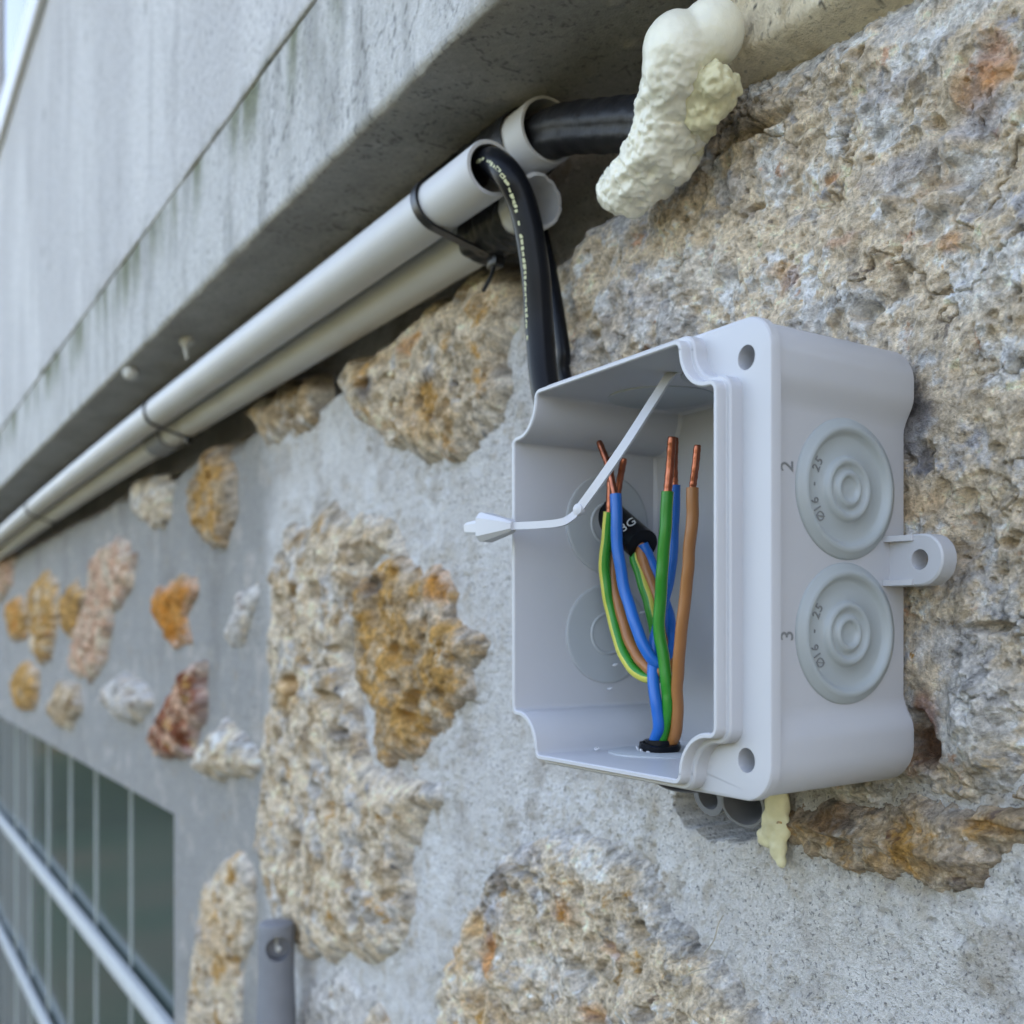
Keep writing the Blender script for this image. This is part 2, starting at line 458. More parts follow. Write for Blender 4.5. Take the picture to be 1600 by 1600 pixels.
stone_def('c', [(690, 1640), (690, 1550), (715, 1480), (735, 1415), (780, 1350), (850, 1300), (935, 1298), (1000, 1325), (1035, 1370), (1060, 1425), (1120, 1490), (1165, 1545), (1230, 1610), (1260, 1680), (700, 1700)],
          h=9.0, base=CREAM, layers=[(GREY, 30, 0.05, 0.3), (OCH, 24, 0.22, 0.25), (WHITE, 15, 0.25, 0.2), (LAV, 18, 0.30, 0.2), (ORG_, 15, 0.52, 0.2), (TAN, 10, 0.35, 0.2), ((0.20, 0.15, 0.11), 16, 0.38, 0.15)], pit=3.0, rough=1.6, edge=6, crag=0.9)
stone_def('d', [(566, 905), (600, 872), (690, 880), (722, 925), (712, 965), (765, 1005), (742, 1045), (745, 1095), (695, 1150), (650, 1195), (596, 1190), (585, 1105), (566, 1040)],
          h=9.0, base=TAN, layers=[(OCH, 30, -0.15, 0.3), (CREAM, 20, 0.2, 0.2), (ORG_, 20, 0.42, 0.2), (BRN, 14, 0.45, 0.15)], pit=4.0, rough=2.2, edge=5)
stone_def('e', [(436, 1010), (432, 905), (462, 822), (530, 792), (610, 815), (640, 868), (585, 890), (560, 1040), (585, 1190), (660, 1205), (690, 1235), (662, 1300), (652, 1400), (640, 1500), (560, 1505), (455, 1482), (412, 1325), (420, 1200), (432, 1100)],
          h=12.0, base=CREAM, layers=[(GREY, 44, 0.0, 0.3), (WHITE, 30, 0.3, 0.25), (TAN, 34, 0.05, 0.25), (OCH, 30, 0.25, 0.25), (LAV, 36, 0.3, 0.2), (DARK, 20, 0.36, 0.15)], pit=5.5, rough=2.0, edge=9)
stone_def('f', [(540, 600), (562, 558), (640, 520), (720, 458), (775, 415), (812, 440), (815, 480), (800, 545), (792, 640), (742, 702), (660, 735), (610, 690), (560, 645)],
          h=14.0, base=CREAM, layers=[(OCH, 36, 0.05, 0.3), (GREY, 22, 0.22, 0.2), (TAN, 20, 0.2, 0.2), (ORG_, 18, 0.50, 0.2), (DARK, 18, 0.40, 0.15)], pit=4.5, rough=2.0, edge=8)
stone_def('g', [(384, 640), (440, 606), (498, 596), (502, 650), (474, 690), (432, 695), (400, 670)],
          h=18.0, base=TAN, layers=[(GREY, 25, 0.05, 0.25), (CREAM, 20, 0.2, 0.2), (DARK, 20, 0.45, 0.15)], pit=4.5, rough=2.2, edge=9)
stone_def('h', [(210, 762), (238, 745), (270, 760), (266, 812), (242, 827), (219, 808)],
          h=16.0, base=CREAM, layers=[(WHITE, 40, 0.1, 0.2), (TAN, 30, 0.3, 0.2), (PINK, 25, 0.45, 0.15)], pit=4, rough=2.4, edge=14)
stone_def('i', [(304, 770), (318, 715), (345, 698), (368, 735), (366, 800), (352, 855), (330, 862), (308, 815)],
          h=18.0, base=TAN, layers=[(OCH, 40, -0.15, 0.25), (CREAM, 25, 0.3, 0.2), (BRN, 25, 0.3, 0.2)], pit=6, rough=3, edge=12)
stone_def('j', [(148, 865), (188, 838), (212, 865), (208, 915), (176, 965), (165, 1030), (140, 1065), (112, 1050), (120, 985), (142, 930)],
          h=14.0, base=PINK, layers=[(CREAM, 40, -0.05, 0.3), (WHITE, 40, 0.4, 0.2), (RED, 36, 0.3, 0.2), (BRN, 22, 0.42, 0.2)], pit=5, rough=2.5, edge=16)
stone_def('k', [(238, 935), (255, 912), (306, 905), (308, 930), (292, 965), (298, 1000), (274, 1010), (250, 985)],
          h=12.0, base=OCH, layers=[(ORG_, 40, -0.25, 0.3), (BRN, 30, 0.3, 0.2)], pit=6, rough=2.6, edge=12)
stone_def('l', [(238, 1145), (268, 1100), (300, 1040), (322, 1035), (320, 1100), (308, 1160), (285, 1195), (252, 1180)],
          h=26.0, base=RED, layers=[(PINK, 35, -0.1, 0.25), (OCH, 35, 0.15, 0.2), (CREAM, 30, 0.35, 0.2), (BRN, 25, 0.35, 0.2)], pit=6, rough=3, edge=14)
stone_def('m', [(312, 1172), (350, 1128), (386, 1140), (402, 1195), (380, 1215), (345, 1228), (318, 1205)],
          h=28.0, base=CREAM, layers=[(WHITE, 30, 0.0, 0.2), (OCH, 26, 0.25, 0.2)], pit=4, rough=2.4, edge=12)
stone_def('n', [(160, 1085), (190, 1055), (228, 1068), (238, 1100), (212, 1140), (185, 1122)],
          h=26.0, base=GREY, layers=[(CREAM, 40, 0.05, 0.2), (OCH, 30, 0.35, 0.2)], pit=4, rough=2.4, edge=16)
stone_def('o', [(52, 920), (72, 892), (90, 905), (92, 960), (80, 1030), (64, 1035), (56, 980)],
          h=22.0, base=OCH, layers=[(CREAM, 50, 0.05, 0.25), (ORG_, 40, 0.2, 0.2)], pit=5, rough=3, edge=20)
stone_def('p', [(100, 935), (120, 905), (134, 930), (128, 985), (110, 1000)],
          h=20.0, base=OCH, layers=[(BRN, 50, 0.1, 0.25), (ORG_, 40, 0.3, 0.2)], pit=5, rough=3, edge=20)
stone_def('q', [(14, 945), (32, 928), (46, 955), (42, 995), (22, 1002)],
          h=20.0, base=OCH, layers=[(ORG_, 50, 0.0, 0.25), (TAN, 40, 0.3, 0.2)], pit=5, rough=3, edge=20)
stone_def('r', [(22, 1060), (42, 1030), (60, 1050), (58, 1105), (34, 1112)],
          h=24.0, base=OCH, layers=[(TAN, 50, 0.1, 0.25), (ORG_, 40, 0.3, 0.2)], pit=5, rough=3, edge=20)
stone_def('s', [(76, 1105), (100, 1062), (124, 1070), (130, 1105), (108, 1142), (88, 1132)],
          h=22.0, base=TAN, layers=[(CREAM, 50, 0.0, 0.25), (OCH, 40, 0.25, 0.2)], pit=5, rough=3, edge=20)
stone_def('t', [(-30, 900), (0, 862), (22, 868), (18, 915), (2, 940), (-25, 950)],
          h=18.0, base=PINK, layers=[(TAN, 60, 0.0, 0.25), (GREY, 40, 0.3, 0.2)], pit=5, rough=3, edge=24)
stone_def('w', [(322, 1375), (362, 1335), (402, 1358), (396, 1430), (382, 1500), (372, 1600), (360, 1700), (282, 1700), (300, 1520)],
          h=10.0, base=CREAM, layers=[(OCH, 40, 0.05, 0.3), (GREY, 34, 0.2, 0.2), (WHITE, 30, 0.35, 0.2), (DARK, 24, 0.55, 0.12)], pit=5, rough=2.2, edge=10)
stone_def('x', [(350, 985), (376, 935), (402, 905), (398, 945), (378, 1000), (358, 1005)],
          h=12.0, base=GREY, layers=[(CREAM, 30, 0.1, 0.2), (DARK, 30, 0.4, 0.2)], pit=4, rough=2, edge=10)
stone_def('y', [(1190, 1592), (1225, 1578), (1245, 1600), (1262, 1640), (1215, 1650)],
          h=3.0, base=TAN, layers=[(DARK, 10, 0.1, 0.2)], pit=1.0, rough=0.8, edge=3)
stone_def('z', [(470, 1530), (540, 1512), (600, 1545), (610, 1640), (570, 1720), (480, 1720), (462, 1620)],
          h=4.0, base=GREY, layers=[(WHITE, 30, 0.1, 0.2), (TAN, 30, 0.3, 0.2)], pit=3, rough=1.6, edge=8)
# stones past the frame, so that the wall goes on
for i, (cx, cz, rx, rz) in enumerate([(118, 60, 52, 70), (112, -95, 60, 55), (20, -150, 50, 34), (-160, -190, 62, 40), (-330, -250, 70, 50), (225, 40, 40, 80), (230, -110, 42, 60), (120, -230, 70, 50), (-40, -250, 60, 45)]):
    a = np.linspace(0, 2 * np.pi, 11, endpoint=False)
    rr = 1 + 0.16 * np.sin(2 * a + i) + 0.1 * np.cos(3 * a + 2 * i)
    STONES['out%d' % i] = (np.stack([cx + rx * rr * np.cos(a), cz + rz * rr * np.sin(a)], 1),
        dict(h=7, base=[GREY, CREAM, TAN][i % 3], layers=[(CREAM, 30, 0.0, 0.3), (OCH, 22, 0.3, 0.2), (WHITE, 18, 0.3, 0.2), (DARK, 18, 0.55, 0.1)], pit=2.5, rough=1.3, edge=6, coarse=True))

# local features seen on the stones: (u, v, half width px, half height px, colour, strength)
BLOT = [(1455, 650, 34, 42, DARK, 0.85), (1462, 720, 16, 30, DARK, 0.8), (1440, 690, 22, 30, LAV, 0.6), (1462, 1160, 30, 55, BRN, 0.95), (1470, 1110, 22, 30, RED, 0.6),
        (1560, 150, 40, 40, ORG_, 0.55), (1580, 110, 30, 50, ORG_, 0.5), (1510, 385, 20, 14, ORG_, 0.5), (1255, 440, 22, 22, RED, 0.45), (1240, 425, 18, 14, OCH, 0.6), (1320, 285, 14, 8, ORG_, 0.6), (1350, 385, 26, 10, PINK, 0.7),
        (1440, 270, 60, 30, LAV, 0.6), (1560, 190, 50, 30, LAV, 0.7), (1420, 150, 50, 26, LAV, 0.6), (1160, 300, 26, 30, LAV, 0.6), (1190, 340, 14, 14, DARK, 0.5), (1190, 195, 40, 20, DARK, 0.35), (1480, 300, 36, 26, OCH, 0.45), (1500, 320, 20, 14, CREAM, 0.8),
        (1530, 30, 60, 26, WHITE, 0.8), (1560, 1110, 60, 70, WHITE, 0.75), (1520, 1000, 60, 40, GREY, 0.5), (1500, 870, 50, 30, TAN, 0.55), (1520, 790, 60, 30, CREAM, 0.5), (1450, 790, 30, 24, OCH, 0.35),
        (1560, 450, 40, 40, WHITE, 0.6), (1100, 430, 60, 40, WHITE, 0.45), (1010, 480, 50, 60, LAV, 0.4), (960, 560, 50, 40, GREY, 0.5), (1250, 1240, 40, 40, BRN, 0.6), (1310, 1270, 50, 30, BRN, 0.7), (1420, 1340, 60, 30, OCH, 0.35), (1560, 1290, 50, 16, OCH, 0.55),
        (800, 1370, 40, 22, DARK, 0.55), (850, 1330, 40, 18, LAV, 0.6), (790, 1420, 30, 24, LAV, 0.6), (760, 1440, 16, 30, OCH, 0.7), (790, 1490, 20, 34, ORG_, 0.75), (730, 1490, 24, 30, OCH, 0.6), (910, 1420, 22, 20, ORG_, 0.5), (985, 1480, 20, 14, ORG_, 0.5), (960, 1580, 20, 20, ORG_, 0.5), (800, 1580, 50, 30, OCH, 0.45), (950, 1350, 30, 30, WHITE, 0.6), (900, 1520, 50, 30, WHITE, 0.5),
        (600, 915, 24, 20, DARK, 0.6), (640, 980, 40, 50, OCH, 0.4), (700, 910, 16, 40, ORG_, 0.6), (690, 955, 30, 20, WHITE, 0.35), (660, 1140, 40, 50, OCH, 0.5),
        (610, 610, 14, 20, DARK, 0.8), (600, 575, 30, 24, OCH, 0.6), (680, 540, 20, 14, ORG_, 0.5), (700, 650, 40, 50, OCH, 0.5), (715, 570, 14, 30, GREY, 0.8), (660, 720, 14, 14, DARK, 0.6),
        (490, 1290, 14, 12, DARK, 0.5), (555, 1150, 14, 12, DARK, 0.5), (480, 1080, 18, 30, OCH, 0.5), (485, 920, 14, 14, OCH, 0.6), (540, 900, 12, 24, DARK, 0.3), (275, 965, 30, 40, ORG_, 0.5), (345, 1460, 30, 60, OCH, 0.35)]
# hollows and bumps: (u, v, half width px, half height px, depth mm; negative = hollow)
HOLL = [(1380, 490, 22, 18, -4), (1460, 1150, 32, 55, -7), (1375, 95, 12, 14, -5), (1300, 430, 12, 8, -2), (1210, 205, 60, 12, -3.5), (1150, 330, 14, 16, -2), (1345, 375, 10, 10, -1.5), (1090, 350, 8, 8, -2), (1200, 330, 16, 6, -2.5), (1515, 235, 22, 30, 4), (1470, 300, 20, 22, -3), (1500, 320, 30, 22, 3.5), (1420, 325, 12, 16, 2.5), (1545, 325, 18, 22, -2.5),
        (1560, 1130, 70, 90, 4), (1590, 1255, 60, 12, -4), (1560, 1290, 60, 10, -4), (1500, 1240, 40, 14, 2), (1330, 1310, 60, 10, -2.5), (930, 500, 20, 12, -2), (950, 530, 14, 14, -2.5), (890, 480, 8, 10, -2), (1560, 980, 40, 10, -4), (1590, 850, 16, 10, -4),
        (835, 1355, 40, 8, -5), (858, 1450, 8, 14, -5), (760, 1440, 12, 26, -5), (1025, 1455, 16, 20, -4), (985, 1480, 18, 14, -3), (960, 1590, 16, 18, -4), (1045, 1580, 12, 14, -3.5), (790, 1490, 12, 30, -3.5), (725, 1495, 20, 14, -3), (900, 1380, 12, 10, -2),
        (598, 915, 22, 18, -9), (605, 612, 9, 18, -10), (645, 605, 8, 14, -6), (655, 1190, 10, 10, -6), (640, 1070, 12, 12, -6), (660, 1120, 16, 14, -6), (490, 925, 12, 12, -8), (525, 925, 8, 16, -6), (558, 1142, 9, 9, -8), (545, 1015, 8, 8, -5), (485, 1070, 14, 18, -7), (535, 1090, 20, 14, -6), (470, 650, 12, 12, -6), (300, 1165, 10, 14, -6), (215, 1082, 10, 10, -8)]

def ell(px, pz, u, v, hw, hh, wob, seed):
    c = P(u, v, 0); e = P(u + 1, v, 0)
    sx = abs(e[0] - c[0]) * hw; sz = hh / FPX * np.hypot(c[0] - CAMX, CAMY) * 0.93
    d = np.sqrt(((px - c[0]) / sx) ** 2 + ((pz - c[2]) / sz) ** 2)
    return d + wob

def box_gap(x, z):
    """1 where the junction box stands against the wall (surface worked flat there)"""
    return sst(10, 0, np.maximum(np.abs(x + 57) - 62, 0)) * sst(10, 0, np.maximum(np.abs(z - 16.4) - 58, 0))

def stone_surface(x, z, poly, kw, seed):
    sd = poly_sd(x, z, poly)
    kw = dict(kw)
    if poly[:, 0].max() < -420 and not kw.get('coarse'):      # stones of the far part: broken faces showing through the render
        kw['h'] = min(kw['h'] * 0.55, 13.0); kw['edge'] = min(kw['edge'], 8.0); kw['rough'] *= 1.25; kw['layers'] = kw['layers'] + [(BRN, 20, 0.20, 0.25)]
    e = kw['edge']
    far = x.mean() < -230; en = max(e, 7.0); sd = sd + (1.5 if far else 1.3) * en * fbm(x, z, 4.0 * en, 4 if far else 6, seed, 0.5 if far else 0.65) + (0.08 if far else 0.25) * e * fbm(x, z, 0.7 * e, 3, seed + 3, 0.6)
    dome = 1 - np.exp(-np.maximum(sd, 0) / e)
    r = kw['rough']; pt = kw['pit']
    wxx = x + 1.2 * pt * pn(x / (4 * pt), z / (4 * pt), seed + 11); wzz = z + 1.2 * pt * pn(x / (4 * pt), z / (4 * pt), seed + 12)
    h = kw['h'] * dome * (1 + 0.35 * fbm(x, z, 30, 2, seed + 1))
    h = h + dome * r * (1.7 * fbm(x, z, 13, 3, seed + 2) - 1.3 * np.abs(fbm(x, z, 6, 3, seed + 4)) + 0.45)
    h = h + dome * (0.75 + 0.25 * r) * (0.95 * fbm(x, z, 3.2, 4, seed + 5, 0.7))
    b1 = pits(wxx, wzz, 5.5 * pt + 3, seed + 6, 0.5); b2 = pits(wxx, wzz, 2.2 * pt + 1.4, seed + 7, 0.5, 0.12, 0.48)
    dens = sst(-0.25, 0.35, fbm(x, z, 28, 2, seed + 8))
    pk = 1.5 if kw['h'] > 8.5 else 1.0; h = h - dome * (1.5 * pk * pt * b1 * dens + 1.1 * pk * pt * b2 * (0.35 + 0.65 * dens))
    if x.size and min(abs(x.min()), abs(x.max())) < 250 and not kw.get('coarse'):
        h = h - dome * 1.0 * pits(x + 0.6 * pn(x / 1.5, z / 1.5, seed), z + 0.6 * pn(x / 1.5 + 7, z / 1.5, seed), 2.4, seed + 9, 0.5, 0.12, 0.48) * sst(-0.4, 0.3, fbm(x, z, 18, 2, seed + 15))
    if kw.get('crag'):
        t = fbm(x + 3 * pn(x / 9, z / 9, seed + 30), z, 34, 3, seed + 31) * 4.0; st = np.floor(t) + sst(0.35, 0.65, t - np.floor(t))
        h = h + dome * kw['crag'] * (1.5 * st + 2.6 * fbm(x, z, 45, 2, seed + 32))
        ck = np.abs(fbm(x, z, 30, 5, seed + 33, 0.6)); h = h - dome * 2.2 * sst(0.030, 0.006, ck) * sst(0.0, 0.3, fbm(x, z, 60, 2, seed + 34))
        h = np.minimum(h, 15)
    if kw.get('ledge'):
        q = z + 3 * fbm(x, z, 25, 3, seed + 20); h = h + dome * kw['ledge'] * 2.2 * (np.abs(((q / 9.0) % 1) - 0.5) * 2 - 0.5)
    if not kw.get('coarse'):
        wob = 0.45 * fbm(x, z, 7, 3, seed + 21)
        for u, v, hw, hh, dp in HOLL:
            g = sst(1.15, 0.35, ell(x, z, u, v, hw, hh, wob, seed)); h = h + dome * 1.35 * dp * g
    g = box_gap(x, z)
    h = h * (1 - g) + g * np.minimum(h, 4.5 + 0.15 * h)
    h = np.where(sd < 0, np.maximum(3 * sd, -7) - 1.0, h - 1.0 * np.exp(-np.maximum(sd, 0) / 1.2))
    # stone colours: layered patches, then blotches, some dark ones set in hollows
    col = np.zeros(x.shape + (3,)) + np.array(kw['base'])
    for j, (c, s, th, so) in enumerate(kw['layers']):
        n = fbm(x, z, s * 0.7, 6, seed + 40 + 7 * j, 0.7) * 1.15
        col = mix(col, c, sst(th, th + so, n))
    if not kw.get('coarse'):
        wob = 0.55 * fbm(x, z, 9, 4, seed + 60, 0.6)
        for u, v, hw, hh, c, s in BLOT:
            col = mix(col, c, s * sst(1.2, 0.45, ell(x, z, u, v, hw * 1.15, hh * 1.15, wob, seed)))
    lum = 1 + (0.95 if kw['h'] < 8.5 else 1.15) * fbm(x, z, 0.8 * e + 2, 4, seed + 70, 0.75) + 0.30 * fbm(x, z, 45, 3, seed + 71)
    lime = sst(en * 1.2, 0, sd + 1.8 * en * fbm(x, z, 1.8 * en, 6, seed + 72, 0.7)); col = mix(col, (0.56, 0.555, 0.55), kw.get('lime', 0.8 if not far else 0.45) * lime)
    col = np.clip(col * lum[..., None], 0.02, 0.82)
    return sd, h, col

HOLE = P(1122, 1268, 0)
def mortar_surface(x, z):
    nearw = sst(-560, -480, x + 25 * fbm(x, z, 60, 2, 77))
    h = 2.0 * fbm(x, z, 70, 3, 101) + 0.7 * fbm(x, z, 14, 3, 102) * (0.5 + 0.5 * nearw) + 0.22 * fbm(x, z, 3, 3, 103, 0.6)
    nearp = x > -330
    f = pits(x, z, 2.6, 104, 0.7, 0.08, 0.34)
    h = h - 0.9 * f * nearp
    h = h - 2.0 * (1 - nearw)
    # hollow knocked into the mortar for the conduits below the box
    d = np.sqrt(((x - HOLE[0]) / 22) ** 2 + ((z - HOLE[2] - 3) / 12) ** 2) + 0.35 * fbm(x, z, 9, 4, 105, 0.6)
    h = h - 26 * sst(1.06, 0.88, d)
    h = h - 22 * sst(128, 150, z + 10 * fbm(x, z, 40, 3, 112)) * sst(-95, -125, x)  # mortar set back behind the pipes, shaped to deepen the shade there
    g = box_gap(x, z); h = h * (1 - g) + g * np.minimum(h, 3)
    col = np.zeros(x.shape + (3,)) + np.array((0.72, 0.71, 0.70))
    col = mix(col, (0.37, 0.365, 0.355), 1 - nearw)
    col = mix(col, (0.80, 0.80, 0.80), nearw * sst(0.0, 0.35, fbm(x, z, 45, 3, 106)))
    col = mix(col, (0.52, 0.49, 0.46), 0.8 * sst(0.1, 0.45, fbm(x, z, 30, 4, 107)))
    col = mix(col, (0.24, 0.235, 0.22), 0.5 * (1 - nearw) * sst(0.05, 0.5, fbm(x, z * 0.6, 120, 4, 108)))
    col = mix(col, (0.40, 0.32, 0.22), 0.5 * sst(0.30, 0.55, fbm(x, z, 18, 4, 109)))
    col = col * (1 + 0.12 * fbm(x, z, 5, 3, 110)[..., None])
    return h, np.clip(col, 0.03, 0.84)

def dist_steps(x0, x1, k=1.0):
    xs = [x0]
    while xs[-1] > x1:
        x = xs[-1]; dx = CAMX - x; dep = max(0.86 * dx + 0.5 * 234, 200); sn = 234 / np.hypot(dx, 234) if dx > 0 else 1.0
        xs.append(x - k * min(max(dep / 1133 / max(sn, 0.12), 0.30), 9))
    return np.array(xs[::-1])

mxs = np.concatenate([dist_steps(70, -2700, 1.5), np.linspace(74, 420, 60)])
mzs = np.concatenate([np.linspace(GZ - 60, -420, 40), np.arange(-416, -130, 1.6), np.arange(-130, 200, 0.75), np.linspace(203, 275, 12)])
MX, MZ = np.meshgrid(mxs, mzs)
mh, mcol = mortar_surface(MX, MZ)
cxm = 0.5 * (MX[:-1, :-1] + MX[1:, 1:]); czm = 0.5 * (MZ[:-1, :-1] + MZ[1:, 1:])
WB = GZ + 350
inwin = (cxm < WR) & (cxm > WR - 1880) & (czm < WT) & (czm > WB)
# straight arris round the window opening
nearwin = sst(30, 4, np.maximum(np.maximum(MX - WR, MZ - WT), 0))
mh = mh * (1 - nearwin) + nearwin * -2.0
NEAR = np.full(MX.shape, -1e3)
for poly, kw in STONES.values():
    i0, i1 = np.searchsorted(mxs, [poly[:, 0].min() - 45, poly[:, 0].max() + 45]); j0, j1 = np.searchsorted(mzs, [poly[:, 1].min() - 45, poly[:, 1].max() + 45])
    if i1 - i0 < 2 or j1 - j0 < 2: continue
    sl = (slice(j0, j1), slice(i0, i1)); q = poly_sd(MX[sl], MZ[sl], poly)
    mh[sl] -= 14 * sst(1.2 * kw['edge'], 3.0 * kw['edge'], q); NEAR[sl] = np.maximum(NEAR[sl], q)
# mortar smeared and crumbled along the stones
jn = sst(-34, -1, NEAR + 16 * fbm(MX, MZ, 26, 4, 121, 0.6)) * (1 - nearwin) * (0.35 + 0.65 * sst(-620, -480, MX))
rg = jn * (1 - box_gap(MX, MZ))
mh += rg * (0.8 + 1.6 * fbm(MX, MZ, 12, 5, 122, 0.62) - 1.5 * np.abs(fbm(MX, MZ, 7, 3, 123)) - 1.6 * pits(MX + 1.5 * pn(MX / 4, MZ / 4, 124), MZ, 7, 125, 0.45, 0.1, 0.42))
mcol = mix(mcol, (0.60, 0.56, 0.50), 0.8 * jn * sst(-0.1, 0.4, fbm(MX, MZ, 14, 5, 126, 0.65)))
mcol = mix(mcol, (0.45, 0.36, 0.25), 0.7 * jn * sst(0.18, 0.5, fbm(MX, MZ, 11, 5, 127, 0.65)))
mcol = mix(mcol, (0.30, 0.295, 0.30), 0.6 * jn * sst(0.22, 0.5, fbm(MX, MZ, 9, 5, 128, 0.65)))
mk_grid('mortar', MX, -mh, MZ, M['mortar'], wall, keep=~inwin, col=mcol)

def build_stone(poly, kw, seed):
    x0, z0 = poly.min(0) - 6; x1, z1 = poly.max(0) + 6
    if kw.get('coarse'): xs = np.arange(x0, x1, 1.6); zs = np.arange(z0, z1, 1.6)
    else:
        x1 = min(x1, 95); x0 = max(x0, -2200)
        xs = dist_steps(x1, x0, 1.0)
        dep = 0.86 * (CAMX - 0.5 * (x0 + x1)) + 117
        zs = np.arange(max(z0, -330), min(z1, 225), max(dep / 1133 * 1.25, 0.33))
    X, Z = np.meshgrid(xs, zs)
    sd, h, col = stone_surface(X, Z, poly, kw, seed)
    k = np.maximum(np.maximum(sd[:-1, :-1], sd[1:, 1:]), np.maximum(sd[:-1, 1:], sd[1:, :-1])) > -2.2
    if not k.any(): return
    return mk_grid('stone', X, -h, Z, M['stone'], wall, keep=k, col=col)
for i, (key, (poly, kw)) in enumerate(STONES.items()):
    build_stone(poly, kw, 200 + 97 * i)

# cream plaster band over the big stone
def band():
    xs = np.concatenate([np.arange(-78, 70, 0.8), np.linspace(72, 420, 50)])
    s = np.linspace(0, 1, 110); X, S = np.meshgrid(xs, s)
    low = 160 + 2.0 * fbm(X, X * 0, 40, 3, 301)
    Y = -13 + 0 * X; Z = low + (CR + 4 - low) * S
    rnd = sst(0.085, 0.0, S); Y = Y + 15 * rnd ** 2
    Y = Y + 0.9 * fbm(X, Z, 22, 3, 302) + 0.25 * fbm(X, Z, 5, 3, 303) + 0.8 * pits(X, Z, 6, 305, 0.25, 0.08, 0.25)
    col = np.zeros(X.shape + (3,)) + np.array((0.66, 0.58, 0.43))
    col = mix(col, (0.46, 0.37, 0.24), sst(0.0, 0.5, fbm(X, Z, 16, 4, 306)))
    col = mix(col, (0.06, 0.055, 0.05), 0.9 * sst(0.40, 0.52, fbm(X * 0.8, Z * 1.2, 5, 3, 307)))
    return tag(mk_grid('plaster_band', X, Y, Z, M['concrete'], None, col=col), 'cream plaster band with dark specks above the big stone at top right', 'plaster')
band()

# ---------------------------------------------------------------- concrete beam, rendered wall and window over it
def beam():
    xs = dist_steps(-72, -2600, 1.6)
    prof = [(12, CR), (BF + 40, CR), (BF + 1, CR), (BF, CR - 1.2)]
    prof += [(BF, z) for z in np.linspace(CR - 2.5, SOF + 4, 60)]
    prof += [(BF + 3.5 - 3.5 * math.cos(a), SOF + 3.5 - 3.5 * math.sin(a)) for a in np.linspace(0.1, math.pi / 2, 7)]
    prof += [(y, SOF) for y in np.linspace(BF + 5, 12, 60)]
    prof = np.array(prof); X, PY = np.meshgrid(xs, prof[:, 0]); _, PZ = np.meshgrid(xs, prof[:, 1])
    edge = np.exp(-((PY - BF) / 7) ** 2 - ((PZ - SOF) / 7) ** 2)
    chip = np.maximum(fbm(X, X * 0 + 3, 45, 4, 401, 0.6), -0.1)
    face = (PY < BF + 2); 
    n = 0.8 * fbm(X, PZ + PY, 60, 3, 402) + 0.3 * fbm(X, PZ + PY, 8, 3, 403)
    Y = PY + np.where(face, n, 0) + 4.2 * edge * chip
    Z = PZ + np.where(face, 0, 0.9 * n) + 3.4 * edge * chip
    Z = np.where(~face, Z - 1.2 * pits(X, PY, 26, 404, 0.3, 0.06, 0.2), Z)
    col = np.zeros(X.shape + (3,)) + np.array((0.53, 0.53, 0.515))
    col = mix(col, (0.37, 0.37, 0.355), 0.9 * sst(-0.05, 0.4, fbm(X * 1.6, PZ * 0.35 + PY, 40, 4, 405)))
    col = mix(col, (0.61, 0.61, 0.59), 0.7 * sst(0.1, 0.45, fbm(X * 2, PZ * 0.3 + PY, 26, 4, 406)))
    top = sst(CR - 46, CR, PZ + 16 * fbm(X * 2.2, PZ * 0.5, 22, 4, 407))
    mould = face * top * sst(-0.12, 0.22, fbm(X, PZ * 0.2, 55, 4, 408))
    col = mix(col, (0.12, 0.135, 0.06), 0.85 * mould)
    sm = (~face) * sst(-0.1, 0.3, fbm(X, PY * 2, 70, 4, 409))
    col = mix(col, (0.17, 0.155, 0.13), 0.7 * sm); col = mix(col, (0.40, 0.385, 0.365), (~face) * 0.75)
    crk = np.abs(fbm(X * 1.4, PZ * 0.8 + PY, 55, 4, 410)); col = mix(col, (0.10, 0.10, 0.095), 0.65 * sst(0.012, 0.004, crk) * sst(-100, 0, X + 330))
    X = np.hstack([X, X[:, -1:]]); Y = np.hstack([Y, 0 * Y[:, -1:] - 20]); Z = np.hstack([Z, 0 * Z[:, -1:] + 230]); col = np.concatenate([col, col[:, -1:]], 1)   # closed end
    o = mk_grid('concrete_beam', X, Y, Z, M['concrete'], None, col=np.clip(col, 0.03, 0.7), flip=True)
    return tag(o, 'grey concrete beam with green mould streaks overhanging the pipes', 'beam')
beam()

